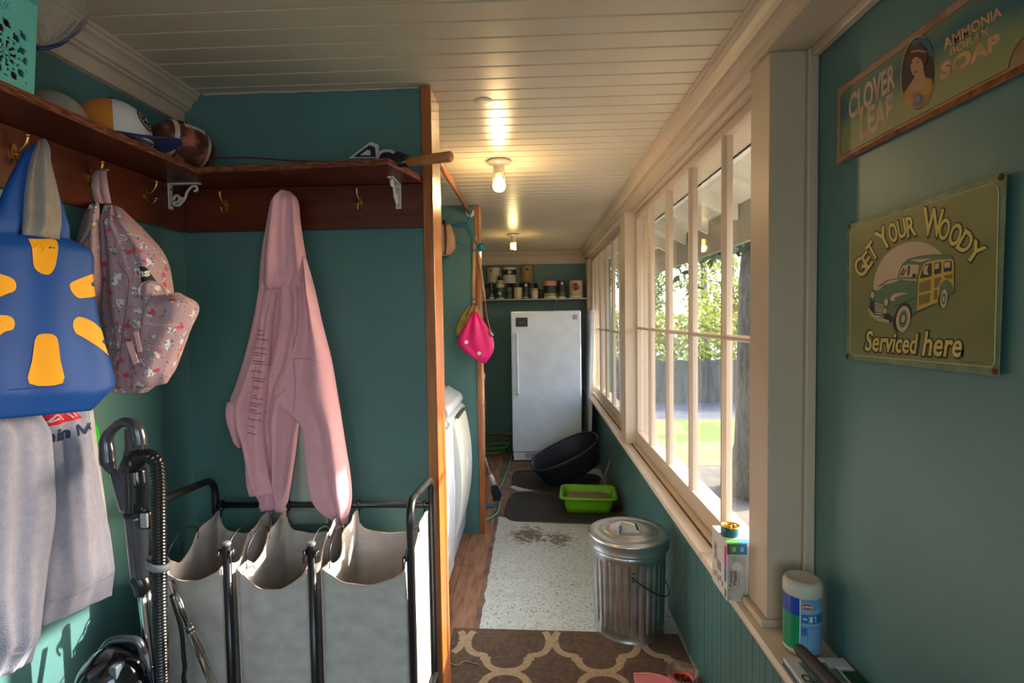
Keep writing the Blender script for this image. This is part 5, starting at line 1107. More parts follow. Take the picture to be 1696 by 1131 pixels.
for i in range(31):
    for j in range(25):
        u, v = -1+2*i/30, -1+2*j/24; G[i, j] = b.verts.new(R2 @ Vector((u*.180, v*.134, .075+.028*max(0, noise.noise(Vector((u*1.5+3, v*2, 1))))+.03*math.exp(-((u-.35)**2+(v+.1)**2)*3)+.004*noise.noise(Vector((u*20, v*20, 3))))))
for i in range(30):
    for j in range(24): b.faces.new((G[i, j], G[i+1, j], G[i+1, j+1], G[i, j+1]))
o = obj('litter', b, M('clay_litter', (150, 138, 120), rough=.95, noise_s=60, noise_a=.3, bump=.8, bump_s=220), t); o['kind'] = 'stuff'
# galvanised bin
GAL = M('galvanised_steel', (204, 210, 214), rough=.30, metal=1, noise_s=14, noise_a=.10, bump=.06, bump_s=26)
t = thing('galvanised_bin', 'galvanised steel bin with a lid and bail handle standing by the wainscot', 'bin', (.458, 2.642, 0))
bc = (.458, 2.642, .001)
def flute(a, z):
    if not (.05 < z < .385): return 0
    e = min(1, (z-.05)/.018, (.385-z)/.018); return -.0065*e*(max(0, math.cos(a*30))**.5)
prof = [(.164, .004), (.170, .0), (.172, .008), (.168, .014), (.169, .045)]+[(.169+.010*(z_/.39), z_) for z_ in [.05+.0168*k for k in range(21)]]+[(.180, .395), (.183, .402), (.181, .41), (.183, .435)]
b = B(); lathe(b, prof, bc, 240, flute); obj('body', b, GAL, t, smooth=True)
b = B(); lathe(b, [(.183, .420), (.1935, .423), (.1955, .428), (.194, .434), (.1945, .472), (.1965, .478), (.192, .484), (.184, .485), (.160, .489), (.156, .4865), (.12, .492), (.115, .4945), (.085, .497), (.080, .4945), (.03, .497), (.001, .4975)], bc, 96); lid = obj('lid', b, GAL, t, smooth=True)
dr = Vector((.80, -.60, 0)).normalized(); c0 = Vector(bc)+Vector((0, 0, .4965)); b = B()
pts = smooth_path([c0-dr*.062, c0-dr*.050+Vector((0, 0, .003)), c0-dr*.040+Vector((0, 0, .026)), c0-dr*.028+Vector((0, 0, .032)), c0+dr*.028+Vector((0, 0, .032)), c0+dr*.040+Vector((0, 0, .026)), c0+dr*.050+Vector((0, 0, .003)), c0+dr*.062], 5)
strap(b, pts, .026, dr.cross(Vector((0, 0, 1)))); o = obj('lid_handle', b, GAL, lid, smooth=True); so = o.modifiers.new('s', 'SOLIDIFY'); so.thickness = .004
# bail: ears and wire
an = math.atan2(-.97, -.08); an2 = math.radians(62)
pe1 = Vector(bc)+Vector((math.cos(an)*.180, math.sin(an)*.180, .335))
b = B()
for dx, dz in ((0, 0), (.004, .018), (.002, -.018)): bmesh.ops.create_uvsphere(b, u_segments=8, v_segments=6, radius=.005, matrix=Matrix.Translation(pe1+Vector((dx, -.003, dz))))
obj('handle_ear', b, BLACKM, t, smooth=True)
b = B(); path = []
for k in range(13):
    s = k/12; a = an+(an2-an)*s; path.append((bc[0]+math.cos(a)*(.184+.010*math.sin(PI*s)), bc[1]+math.sin(a)*(.184+.010*math.sin(PI*s)), .336-.135*math.sin(PI*min(1, s*.95))))
tube(b, smooth_path(path, 4), .0030, 8); obj('bail_handle', b, BLACKM, t, smooth=True)
b = B(); a = math.radians(-97); x_, y_ = bc[0]+math.cos(a)*.1805, bc[1]+math.sin(a)*.1805
tube(b, [(x_-.012, y_, .05), (x_-.012, y_-.003, .42)], .0022, 6); obj('side_seam', b, GAL, t)
# rug with trellis pattern
RUG = M('brown_flatweave', (98, 78, 64), rough=.95, noise_s=50, noise_a=.25, bump=.6, bump_s=260)
n = RUG.node_tree.nodes; L = RUG.node_tree.links
t = thing('trellis_rug', 'brown flatwoven rug with a beige trellis pattern in the foreground', 'rug', (.1, 1.9, 0))
r0, r1 = U(752, 1040, 'z', 0), U(1102, 1052, 'z', 0)
b = B(); poly(b, [(-.415, 2.60, .005), (-.40, .2, .005), (.68, .2, .005), (.68, 2.56, .005), (.3, 2.575, .005)], (0, 0, 1), .006); obj('weave', b, RUG, t)
BG = M('beige_rug_yarn', (176, 150, 122), rough=.95, noise_s=60, noise_a=.12, bump=.5, bump_s=260)
# moroccan trellis: cells alternate; pieces traced as strokes in rug coordinates
b = B()
_k = 0
def stroke(pts, wd=.017, z=.0112):
    global _k
    P = [Vector((x, y, z)) for x, y in pts]
    for i in range(len(P)-1):
        p_, q_ = P[i].copy(), P[i+1].copy()
        if not all(-.39 < v.x < .66 and .25 < v.y < 2.575 for v in (p_, q_)): continue
        d = (q_-p_); 
        if d.length < 1e-5: continue
        d.normalize(); _k += 1; e_ = Vector((-d.y, d.x, 0))*wd; p_ -= d*wd*.45; q_ += d*wd*.45; p_.z = q_.z = z+.00003*(_k % 13)
        f_ = b.faces.new([b.verts.new(v) for v in (p_-e_, q_-e_, q_+e_, p_+e_)])
    return
    V = []
    for i, p in enumerate(P):
        d = (P[min(i+1, len(P)-1)]-P[max(i-1, 0)]).normalized(); q = Vector((-d.y, d.x, 0))*wd
        V.append((b.verts.new(p-q), b.verts.new(p+q)))
    for i in range(len(V)-1): b.faces.new((V[i][0], V[i][1], V[i+1][1], V[i+1][0]))
J0 = U(914, 1062, 'z', .011); cw = (U(1060, 1066, 'z', .011)-J0).x; ch = cw*1.08
def cell(cx_, cy_):
    q = []                                            # a quarter outline, notched between two arcs
    for k in range(9): a = PI/2*(k/8); q.append((cw*.5*(1-.46)+cw*.23*math.sin(a)*1.0, .0))
    out_ = []
    for sx_ in (1, -1):
        for sy_ in (1, -1):
            pts = [(cx_+sx_*cw*.5, cy_+sy_*.012)]
            for k in range(8): a = PI/2*k/7; pts.append((cx_+sx_*(cw*.30+cw*.165*math.cos(a)), cy_+sy_*(.012+ch*.21*math.sin(a))))
            pts += [(cx_+sx_*cw*.255, cy_+sy_*ch*.25), (cx_+sx_*cw*.255, cy_+sy_*ch*.31), (cx_+sx_*cw*.20, cy_+sy_*ch*.31)]
            for k in range(7): a = PI/2*k/6; pts.append((cx_+sx_*(cw*.20*math.cos(a)+.012), cy_+sy_*(ch*.31+ch*.175*math.sin(a))))
            pts.append((cx_+sx_*.004, cy_+sy_*ch*.5)); stroke(pts)
for r_ in range(-1, 8):
    for c_ in range(-2, 3):
        cx_ = J0.x+cw/2+c_*cw+(cw/2 if r_ % 2 else 0); cy_ = J0.y-r_*ch/2
        if r_ % 2 == 0: cell(cx_, cy_)
    if 0: pass
obj('trellis_pattern', b, BG, t)
b = B(); tube(b, smooth_path([U(741, 1096, 'z', .014), U(757, 1102, 'z', .016), U(770, 1095, 'z', .014), U(793, 1101, 'z', .014)], 6), .0022, 6); tag(obj('loose_string', b, BG, smooth=True), 'loose beige string lying on the rug beside the fir jamb', 'string')
# pink dustpan tip and clear bowl of kibble
t = thing('pink_tray', 'pale pink curved plastic tray at the bottom edge on the rug', 'tray', (.49, 2.12, .012))
q = [U(x, y, 'z', .02) for x, y in [(1049, 1118), (1075, 1117), (1095, 1121), (1112, 1128), (1120, 1145), (1118, 1165), (1062, 1165), (1054, 1140)]]
b = B(); poly(b, [(p.x, p.y, .0125) for p in q], (0, 0, 1), .012); obj('tray_body', b, M('pale_pink_plastic', (220, 130, 132), rough=.4), t, bevel=.003)
b = B(); tube(b, [(p.x, p.y, .026) for p in q[:5]], .0035, 6); obj('raised_edge', b, M('pale_pink_plastic'), t, smooth=True)
t = thing('cat_bowl', 'clear cat eared plastic bowl with a pink dish of brown kibble by the wainscot', 'bowl', (.60, 2.13, .012))
CLR = M('clear_acrylic', (235, 225, 225), rough=.05, trans=.9, alpha=.5)
bcx, bcy = U(1140, 1122, 'z', .05)[:2]
bcx = min(bcx, .60)
b = B(); n1 = 48
def br(a): 
    e = max(0, 1-abs(((a-math.radians(95)+PI) % (2*PI))-PI)/.28)+max(0, 1-abs(((a-math.radians(20)+PI) % (2*PI))-PI)/.28); return 1+.30*e
rings = []
for r, z, f in ((.035, .0125, 0), (.040, .02, 0), (.058, .05, .5), (.066, .075, 1)):
    rings.append([b.verts.new((bcx+r*(1+(br(2*PI*k/n1)-1)*f)*math.cos(2*PI*k/n1), bcy+r*(1+(br(2*PI*k/n1)-1)*f)*math.sin(2*PI*k/n1), z)) for k in range(n1)])
for i in range(3):
    for k in range(n1): b.faces.new((rings[i][k], rings[i][(k+1) % n1], rings[i+1][(k+1) % n1], rings[i+1][k]))
b.faces.new(rings[0][::-1]); o = obj('clear_shell', b, CLR, t, smooth=True); so = o.modifiers.new('s', 'SOLIDIFY'); so.thickness = .002
b = B(); lathe(b, [(.030, .016), (.040, .030), (.044, .052), (.041, .052), (.034, .034), (.002, .032)], (bcx, bcy, 0), 32); obj('pink_dish', b, M('coral_plastic', (226, 90, 86), rough=.4), t, smooth=True)
b = B(); rnd = random.Random(2)
for k in range(70):
    a, r = rnd.uniform(0, 2*PI), .034*rnd.random()**.5; bmesh.ops.create_icosphere(b, subdivisions=1, radius=.0045, matrix=Matrix.Translation((bcx+r*math.cos(a), bcy+r*math.sin(a), .038+.006*rnd.random())))
o = obj('kibble', b, M('kibble_brown', (84, 34, 22), rough=.9), t); o['kind'] = 'stuff'
# ------------------------------------------------------------------ things on the sill
SZ = .6905
WB = M('carton_white', (208, 206, 202), rough=.45)
def ins(p, lo, hi): return p
t = thing('cat_food_box', 'white printed carton of cat food cans on the sill against the post', 'box', (.59, 1.64, SZ))
fx0, fx1 = U(1204, 950, 'y', 1.60).x, .6275; zt = U(1204, 899, 'y', 1.60).z; by0, by1 = 1.60, 1.735
bx('carton', (fx0, by0, SZ), (fx1+.05, by1, zt), WB, t, bevel=.0015)
def rect(name, f, u0, v0, u1, v1, mat, off=.0006):
    b = B(); poly(b, [f(u0, v0), f(u1, v0), f(u1, v1), f(u0, v1)], f(0, 0, 1)-f(0, 0, 0), off); return obj(name, b, mat, t)
W_, D_, H_ = fx1-fx0, by1-by0, zt-SZ
ff = lambda u, v, o_=0: Vector((fx0+W_*u, by0-o_, SZ+H_*v))          # face to the camera
fs = lambda u, v, o_=0: Vector((fx0-o_, by1-D_*u, SZ+H_*v))          # face to the room
ft = lambda u, v, o_=0: Vector((fx0+(W_+.05)*u, by0+D_*v, zt+o_))    # top
GRN, BLU, MAG, BRN, GRL, PHO = M('print_green', (60, 140, 50)), M('print_blue', (40, 130, 190)), M('print_magenta', (176, 60, 150)), M('print_brown', (110, 74, 40)), M('print_grey', (140, 134, 132)), M('print_stone', (184, 176, 166), noise_s=30, noise_a=.15)
rect('picture', ff, .03, .02, .97, .78, PHO)
for q in ((.0, .80, .14, .98, BRN), (.15, .80, .53, .98, GRN), (.54, .80, 1.0, .98, BLU), (.26, .85, .44, .93, PHO), (.66, .85, .84, .93, PHO)): rect('printed_panel', ff, q[0], q[1], q[2], q[3], q[4], .0009 if q[4] is not PHO else .0014)
b = B(); poly(b, [ff(.5+.25*math.cos(a), .58+.06*math.sin(a)*(1.6 if math.sin(a) > 0 else 1)) for a in [2*PI*k/18 for k in range(18)]], (0, -1, 0), .0010); obj('cat_picture', b, M('print_white_fur', (206, 204, 200)), t)
def ftext(s, f, u0, v0, u1, v1, mat, rot=True, bold=.02, name='lettering'):
    b = B()
    if rot: g = lambda x, y: f((u0+u1)/2-y, (v0+v1)/2+x, .0016)
    else: g = lambda x, y: f((u0+u1)/2+x, (v0+v1)/2+y, .0016)
    text(b, s, g, abs(v1-v0) if rot else abs(u1-u0), abs(u1-u0) if rot else abs(v1-v0), bold); return obj(name, b, mat, t)
ftext('Fancy', ff, .10, .26, .30, .54, BRN); ftext('Feast', ff, .32, .28, .48, .54, BRN); ftext('Petites', ff, .53, .26, .63, .48, GRL, bold=0)
ftext('24', ff, .03, .03, .2, .10, GRL, rot=False)
rect('side_stripe', fs, .84, .55, .97, .92, MAG); rect('side_stripe', fs, .84, .30, .97, .54, BLU); rect('side_stripe', fs, .86, .04, .97, .18, GRN)
ftext('Fancy Feast', fs, .18, .48, .40, .78, BRN); rect('barcode_panel', fs, .38, .36, .62, .52, GRL)
for k in range(5): rect('printed_cat', fs, .15+.13*k, .15+.05*(k % 2), .24+.13*k, .24+.05*(k % 2), GRL)
rect('top_print', ft, .0, .0, .35, .2, GRN); rect('top_print', ft, .36, .0, .7, .2, BLU); rect('top_print', ft, .05, .72, .35, .95, M('print_sky', (110, 190, 214)))
t = thing('food_can', 'small teal pull tab can with a gold lid on top of the white carton', 'can', (.625, 1.65, zt))
ccx = U(1227, 880, 'y', 1.655).x; ccx = min(ccx, .600)
b = B(); lathe(b, [(.026, .001), (.0275, .003), (.0275, .024), (.026, .027)], (ccx, 1.66, zt+.0007), 32); obj('can_body', b, M('can_teal_print', (30, 96, 112), rough=.35, noise_s=60, noise_a=.3), t, smooth=True)
b = B(); lathe(b, [(.0275, .0272), (.029, .028), (.029, .030), (.027, .0305), (.0255, .029), (.002, .0292)], (ccx, 1.66, zt+.0007), 32); obj('gold_lid', b, M('gold_tin', (224, 184, 92), rough=.25, metal=1), t, smooth=True)
b = B(); tube(b, [(ccx+.008*math.cos(a)-.004, 1.66+.010*math.sin(a), zt+.0312) for a in [2*PI*k/16 for k in range(16)]], .0012, 6, closed=True); box(b, (ccx+.004, 1.655, zt+.0305), (ccx+.016, 1.665, zt+.0325)); obj('pull_tab', b, M('gold_tin'), t, smooth=True)
# wipes canister
t = thing('wipes_canister', 'blue and green canister of disinfecting wipes with a white lid on the sill', 'canister', (.683, 1.383, SZ))
wx, wy, wr = .6775, 1.372, .0445
zc_ = U(1310, 950, 'y', 1.33).z; H_ = .185
b = B(); lathe(b, [(.040, .001), (wr, .006), (wr, .014), (wr-.0008, .016), (wr-.0008, .150), (wr, .152)], (wx, wy, SZ), 48); obj('bottle', b, M('milky_plastic', (206, 204, 196), rough=.35), t, smooth=True)
b = B(); lathe(b, [(wr+.0005, .150), (wr+.0015, .152), (wr+.0012, .176), (wr-.004, .186), (wr-.010, .188), (wr-.012, .1865), (.002, .1865)], (wx, wy, SZ), 48); obj('lid', b, M('frosted_lid', (190, 186, 174), rough=.4), t, smooth=True)
def arc(name, a0, a1, z0, z1, mat, lift=.0002, par=t):
    b = B(); n1 = 24; V = [[b.verts.new((wx+(wr+lift)*math.cos(a), wy+(wr+lift)*math.sin(a), SZ+z)) for z in (z0, z1)] for a in [math.radians(a0+(a1-a0)*k/n1) for k in range(n1+1)]]
    for k in range(n1): b.faces.new((V[k][0], V[k+1][0], V[k+1][1], V[k][1]))
    return obj(name, b, mat, par, smooth=True)
LB = M('label_light_blue', (88, 146, 190), rough=.35); DB = M('label_deep_blue', (20, 66, 170), rough=.3); DG = M('label_green', (0, 140, 92), rough=.3); MB_ = M('label_mid_blue', (24, 110, 176), rough=.35); PW = M('label_white', (220, 216, 214))
arc('label_back', -95-25, 60, .016, .149, LB); arc('label_blue', 150, 238, .105, .149, DB); arc('label_green', 150, 238, .016, .105, DG); arc('label_white_edge', 237, 240, .016, .149, PW, .0004)
for a0, a1, z0, z1 in ((243, 262, .090, .112), (264, 287, .090, .112), (289, 330, .090, .112), (243, 258, .060, .078)): arc('label_picture', a0, a1, z0, z1, MB_, .0005)
for z in (.087, .1145, .118, .121, .084): arc('label_rule', 242, 330, z, z+.0009, PW, .0006)
for k in range(13): arc('label_print', 262, 262+rnd.uniform(40, 60), .024+.0044*k, .0252+.0044*k, M('label_fine_print', (150, 186, 212)), .0005)
for k in range(8): arc('label_print', 242, 258, .022+.0044*k, .0232+.0044*k, M('label_fine_print'), .0005)
for k in range(6): arc('label_print', 286, 322, .124+.004*k, .1252+.004*k, M('label_fine_print'), .0005)
arc('label_cup', 266, 275, .093, .108, PW, .0008); arc('label_faucet', 279, 286, .105, .108, PW, .0008); arc('label_faucet', 284, 286, .093, .106, PW, .0008); arc('label_leaf', 247, 258, .099, .103, PW, .0008)
b = B(); ca, cz = math.radians(258), .133
def cyl(x, y, lf): a = ca+x/wr; return Vector((wx+(wr+lf)*math.cos(a), wy+(wr+lf)*math.sin(a), SZ+cz+y))
def oval(rx, ry, lf, mat):
    b = B(); c = b.verts.new(cyl(0, 0, lf)); V = [b.verts.new(cyl(rx*math.cos(q), ry*math.sin(q)*abs(math.sin(q))**.3, lf)) for q in [2*PI*k/24 for k in range(24)]]
    for k in range(24): b.faces.new((c, V[k], V[(k+1) % 24]))
    obj('brand_badge', b, mat, t)
b.free(); oval(.0165, .0085, .0007, PW); oval(.0155, .0075, .0010, M('badge_red', (150, 30, 46)))
b = B(); text(b, 'CLOROX', lambda x, y: cyl(x, y, .0014), .026, .0055, .05); obj('badge_lettering', b, PW, t)
# second carton and black tool handle, lower right corner
t = thing('tissue_carton', 'white green and blue carton standing on the sill in front of the wipes canister', 'box', (.66, 1.23, SZ))
bx0, bx1 = .600, .745; by0_, by1_ = 1.10, 1.305; zt2 = U(1300, 1090, 'y', 1.305).z
zt2 = max(zt2, SZ+.02)
bx('carton', (bx0, by0_, SZ), (bx1, by1_, zt2), WB, t, bevel=.0015)
g1 = lambda u, v, o_=0: Vector((bx0-o_, by1_-(by1_-by0_)*u, SZ+(zt2-SZ)*v)); g2 = lambda u, v, o_=0: Vector((bx0+(bx1-bx0)*u, by1_-(by1_-by0_)*v, zt2+o_))
rect('side_band', g1, 0, .35, 1, .62, M('carton_blue', (90, 130, 186))); rect('side_band', g1, 0, .0, 1, .30, M('carton_dark_green', (18, 74, 52)))
rect('top_picture', g2, .18, .10, .72, 1, M('carton_slate', (96, 124, 130), noise_s=20, noise_a=.5)); rect('top_band', g2, .76, .25, 1, 1, M('carton_dark_green')); rect('top_label', g2, .62, .03, .95, .20, WB, .001)
b = B(); text(b, 'CLOROX', lambda x, y: g2(.12-y, .62+x, .0012), .6, .14, .04); obj('lettering', b, M('carton_dark_green'), t)
t = thing('tool_handle', 'black rubber tool handle lying over the carton in the lower right corner', 'tool handle', (.70, 1.15, .8))
p0 = U(1322, 1073, 'y', 1.22); p1 = U(1395, 1150, 'y', 1.02)
p0.z = max(p0.z, zt2+.016); b = B(); d = p1-p0; pp_ = [p0, p0+d*.02, p0+d*.08, p0+d*.5, p0+d*1.0, p0+d*1.6]
tube(b, pp_, [.007, .0115, .0135, .0145, .0155, .0155], 20); obj('grip', b, M('black_rubber_grip', (22, 20, 22), rough=.55), t, smooth=True)

# ------------------------------------------------------------------ tin signs
PSN = PL((.7425, 1.1, 1.6), (-1, 0, 0))
def sp(x, y, off=0): return PSN.p(x, y, off)
def A6(X_, Y_): return (1395+X_/7.538, 330+Y_/7.538)
def A7(X_, Y_): return (1515+X_/7.538, 330+Y_/7.538)
def A8(X_, Y_): return (1420+X_/5.383, 400+Y_/5.383)
OL = M('sign_olive', (118, 116, 66), rough=.42, noise_s=14, noise_a=.10, col2=None); OLB = M('sign_green_border', (104, 120, 88), rough=.45, noise_s=30, noise_a=.22)
LN = M('sign_pale_line', (190, 186, 140), rough=.5); YL = M('sign_yellow', (206, 182, 88), rough=.45); BK = M('sign_black', (24, 18, 18), rough=.45); GNC = M('sign_car_green', (84, 112, 82), rough=.45); CRM = M('sign_cream', (196, 170, 140), rough=.45); RUST = M('rust', (110, 60, 36), rough=.9, noise_s=60, noise_a=.4)
GLD = M('sign_gold_wood', (196, 160, 60), rough=.45)
t = thing('woody_sign', 'olive tin sign with a green station wagon and yellow lettering on the right wall', 'sign', (.745, 1.1, 1.6))
def art(name, pts, off, mat, par, pl=PSN, th=.0002):
    b = B(); poly(b, [pl.p(x, y, off) for x, y in pts], pl.n, th); return obj(name, b, mat, par)
tl, tr_, br_, bl_ = (1404, 373), (1669, 283), (1656, 624), (1403, 594)
b = B(); poly(b, [PSN.p(x, y, .0) for x, y in (tl, tr_, br_, bl_)], PSN.n, .0022); obj('tin_plate', b, OLB, t, bevel=.0006)
inn = [(1413, 380), (1418, 374), (1648, 303), (1655, 308), (1657, 318), (1650, 600), (1645, 608), (1416, 588), (1410, 582), (1410, 386)]
art('sign_field', inn, .0024, OL, t)
b = B(); tube(b, [sp(x, y, .0027) for x, y in inn], .0009, 4, closed=True); obj('border_line', b, LN, t)
for x, y in ((1408, 375), (1661, 293), (1405, 590), (1650, 615)):
    b = B(); c = sp(x, y, .0023); poly(b, [c+PSN.r*.006*math.cos(a)+PSN.up*.006*math.sin(a) for a in [2*PI*k/16 for k in range(16)]], PSN.n, .0006); poly(b, [c+PSN.n*.0006+PSN.r*.0025*math.cos(a)+PSN.up*.0025*math.sin(a) for a in [2*PI*k/12 for k in range(12)]], PSN.n, .0015); obj('screw', b, RUST, t)
# letters
def letter(bmy, bmk, s, bl, br, tl, bold=.02, shear=0):
    for bm, off, bo, sh in ((bmk, .0030, bold+.045, (0.9, 1.1)), (bmk, .00302, bold+.045, (0, 0)), (bmy, .0034, bold, (0, 0))):
        k = .06 if bm is bmk else 0
        w_ = (br[0]-bl[0], br[1]-bl[1]); h_ = (tl[0]-bl[0], tl[1]-bl[1])
        bl2 = (bl[0]-w_[0]*k*.6-h_[0]*k+sh[0], bl[1]-w_[1]*k*.6-h_[1]*k+sh[1])
        pxtext(bm, PSN, s, bl2, (bl2[0]+w_[0]*(1+1.2*k), bl2[1]+w_[1]*(1+1.2*k)), (bl2[0]+h_[0]*(1+2*k), bl2[1]+h_[1]*(1+2*k)), off, bo, shear)
by, bk = B(), B()
for s, f, bl, br, tl in (('G', A6, (245, 1005), (350, 890), (140, 810)), ('E', A6, (340, 890), (410, 790), (250, 730)), ('T', A6, (405, 790), (480, 690), (305, 600)),
                         ('Y', A6, (520, 660), (655, 545), (410, 430)), ('O', A6, (625, 560), (725, 510), (582, 320)), ('U', A6, (730, 505), (830, 455), (695, 275)), ('R', A6, (835, 478), (950, 445), (805, 228)),
                         ('W', A7, (110, 455), (370, 480), (135, 98)), ('O', A7, (300, 490), (425, 530), (365, 215)), ('O', A7, (420, 550), (550, 610), (515, 270)), ('D', A7, (530, 605), (655, 705), (665, 365)), ('Y', A7, (625, 710), (790, 830), (770, 490))):
    letter(by, bk, s, f(*bl), f(*br), f(*tl))
obj('lettering', by, YL, t); obj('lettering_outline', bk, BK, t); by, bk = B(), B()
letter(by, bk, 'Serviced', A8(80, 975), A8(560, 1005), A8(80, 790), .02, .25); letter(by, bk, 'here', A8(590, 1018), A8(950, 1035), A8(590, 795), .02, .25)
obj('lettering', by, YL, t); obj('lettering_outline', bk, BK, t)
b = B(); pxtext(b, PSN, '\u00a9 J. Lopez Fiore', (1594, 601), (1634, 604), (1594, 596), .0028); obj('small_print', b, BK, t)
# round backdrop and car
disc = [A8(165+0, 440)]
b = B(); pts = [A8(530+375*math.cos(a)*(1 if math.cos(a) < 0 else .93), 415-415*math.sin(a)) for a in [PI*k/30 for k in range(31)]]; pts = [p for p in pts]; poly(b, [sp(x, y, .0027) for x, y in pts+[A8(170, 440)]], PSN.n, .0001); obj('pale_disc', b, CRM, t)
def a8(name, pts, off, mat): return art(name, [A8(*p) for p in pts], off, mat, t, th=.0001)
a8('car_body', [(115, 600), (125, 560), (130, 500), (130, 460), (150, 435), (175, 435), (200, 395), (280, 345), (370, 325), (395, 245), (415, 200), (470, 155), (560, 130), (700, 112), (830, 118), (862, 130), (880, 175), (882, 460), (830, 480), (740, 550), (548, 635), (520, 665), (490, 640), (340, 700), (300, 730), (200, 700), (130, 650)], .0030, BK)
a8('car_green', [(135, 480), (150, 440), (178, 438), (205, 400), (285, 350), (372, 330), (398, 248), (420, 205), (475, 160), (560, 135), (700, 117), (830, 122), (858, 133), (874, 175), (876, 455), (745, 545), (548, 622), (522, 658), (500, 640), (340, 690), (300, 640), (200, 640), (140, 560)], .0032, GNC)
a8('windscreen', [(385, 315), (405, 250), (425, 215), (480, 203), (565, 208), (560, 260), (545, 318)], .0034, CRM)
for q in ([(395, 300), (430, 235), (440, 240), (408, 305)], [(470, 215), (488, 212), (480, 300), (462, 303)], [(500, 318), (515, 285), (540, 290), (540, 318)], [(415, 300), (450, 245), (455, 250), (425, 305)]): a8('windscreen_shade', q, .0036, BK)
a8('wood_frame', [(548, 618), (560, 350), (570, 290), (600, 210), (640, 180), (740, 158), (860, 155), (878, 165), (880, 460), (865, 400), (820, 335), (775, 360), (752, 400), (750, 535), (690, 555)], .0035, GLD)
for q in ([(575, 330), (600, 240), (625, 205), (682, 190), (682, 300), (660, 315)], [(705, 295), (707, 192), (768, 180), (765, 280)], [(788, 272), (790, 178), (850, 172), (863, 180), (862, 262)]): a8('side_window', q, .0037, BK)
for q in ([(605, 240), (630, 212), (655, 208), (640, 260), (655, 300), (610, 290)], [(712, 200), (750, 190), (745, 240), (712, 248)], [(795, 185), (850, 180), (848, 228), (796, 235)]): a8('window_glare', q, .0039, CRM)
for q in ([(568, 370), (675, 335), (668, 435), (568, 458)], [(566, 480), (668, 458), (664, 540), (566, 572)], [(706, 330), (768, 315), (755, 360), (738, 405), (704, 412)], [(704, 432), (735, 428), (735, 510), (700, 520)], [(790, 305), (865, 288), (868, 330), (800, 325)]): a8('wood_panel', q, .0037, M('sign_panel_olive', (120, 104, 52), rough=.45))
a8('rear_fender', [(760, 540), (755, 440), (775, 380), (815, 352), (850, 362), (872, 400), (876, 455), (855, 465), (835, 430), (800, 430), (785, 470), (775, 540)], .0038, GNC)
for q in ([(210, 405), (290, 350), (372, 335), (395, 342), (320, 370), (250, 385), (225, 420), (205, 435)], [(205, 395), (175, 430), (190, 440), (215, 405)], [(310, 500), (340, 465), (400, 455), (470, 460), (400, 480), (350, 500), (345, 530), (315, 525)], [(480, 165), (560, 158), (700, 150), (600, 175), (590, 185)], [(370, 325), (460, 335), (540, 335), (548, 350), (450, 345)]): a8('highlight', q, .0036, CRM)
a8('fender_line', [(345, 575), (470, 525), (545, 492), (545, 498), (470, 532), (348, 582)], .0037, BK)
for k in range(7): a8('grille_bar', [(170, 545+22*k), (250, 565+20*k), (252, 574+20*k), (172, 556+22*k)], .0037, CRM)
a8('grille_shade', [(140, 530), (165, 525), (175, 640), (140, 620)], .0036, BK)
a8('bumper', [(115, 590), (175, 660), (300, 705), (303, 728), (200, 705), (150, 672), (115, 625)], .0039, CRM); a8('bumper_line', [(120, 610), (178, 678), (300, 718), (300, 721), (178, 682), (120, 616)], .0041, BK)
def ell8(name, cx_, cy_, rx, ry, off, mat, rot=0): a8(name, [(cx_+rx*math.cos(a)*math.cos(rot)-ry*math.sin(a)*math.sin(rot), cy_+rx*math.cos(a)*math.sin(rot)+ry*math.sin(a)*math.cos(rot)) for a in [2*PI*k/28 for k in range(28)]], off, mat)
ell8('wheel_arch', 430, 650, 72, 105, .0037, BK, .15); ell8('tyre', 405, 700, 70, 112, .0039, BK, .2); ell8('whitewall', 428, 690, 62, 118, .0041, CRM, .15); ell8('wheel_disc', 428, 690, 38, 78, .0043, GNC, .15); ell8('hub_ring', 428, 690, 22, 48, .0045, BK, .15); ell8('hub', 430, 688, 16, 38, .0047, CRM, .15)
ell8('tyre', 780, 520, 40, 75, .0040, BK, .1); ell8('whitewall', 792, 510, 32, 82, .0041, CRM, .1); ell8('wheel_disc', 792, 510, 19, 52, .0043, GNC, .1); ell8('hub', 792, 510, 9, 26, .0045, CRM, .1)
ell8('headlight', 275, 540, 20, 40, .0040, BK); ell8('headlight_glass', 275, 540, 16, 35, .0042, CRM); ell8('headlight', 150, 475, 22, 36, .0040, BK); ell8('headlight_glass', 152, 475, 17, 30, .0042, CRM); ell8('side_lamp', 265, 620, 14, 22, .0041, CRM)
# soap sign
t = thing('soap_sign', 'long rusted vintage soap sign with an oval portrait above the olive sign', 'sign', (.745, 1.0, 2.0))
def A4(X_, Y_): return (1340+X_/3.534, Y_/3.534)
TN = M('sign_tin_tan', (166, 128, 100), rough=.5, noise_s=16, col2=(140, 88, 56), ramp=(.45, .7)); RU = M('sign_rust', (140, 74, 32), rough=.8, noise_s=50, noise_a=.45)
SFI = M('sign_faded_field', (116, 126, 88), rough=.5)
n = SFI.node_tree.nodes; L = SFI.node_tree.links; bs = n['Principled BSDF']; tcn = n.new('ShaderNodeTexCoord'); sx = n.new('ShaderNodeSeparateXYZ'); L.new(tcn.outputs['Object'], sx.inputs[0])
nz = n.new('ShaderNodeTexNoise'); nz.inputs['Scale'].default_value = 5; L.new(tcn.outputs['Object'], nz.inputs['Vector']); md = n.new('ShaderNodeMath'); md.operation = 'MULTIPLY_ADD'; L.new(nz.outputs['Fac'], md.inputs[0]); md.inputs[1].default_value = .06; L.new(sx.outputs['Z'], md.inputs[2])
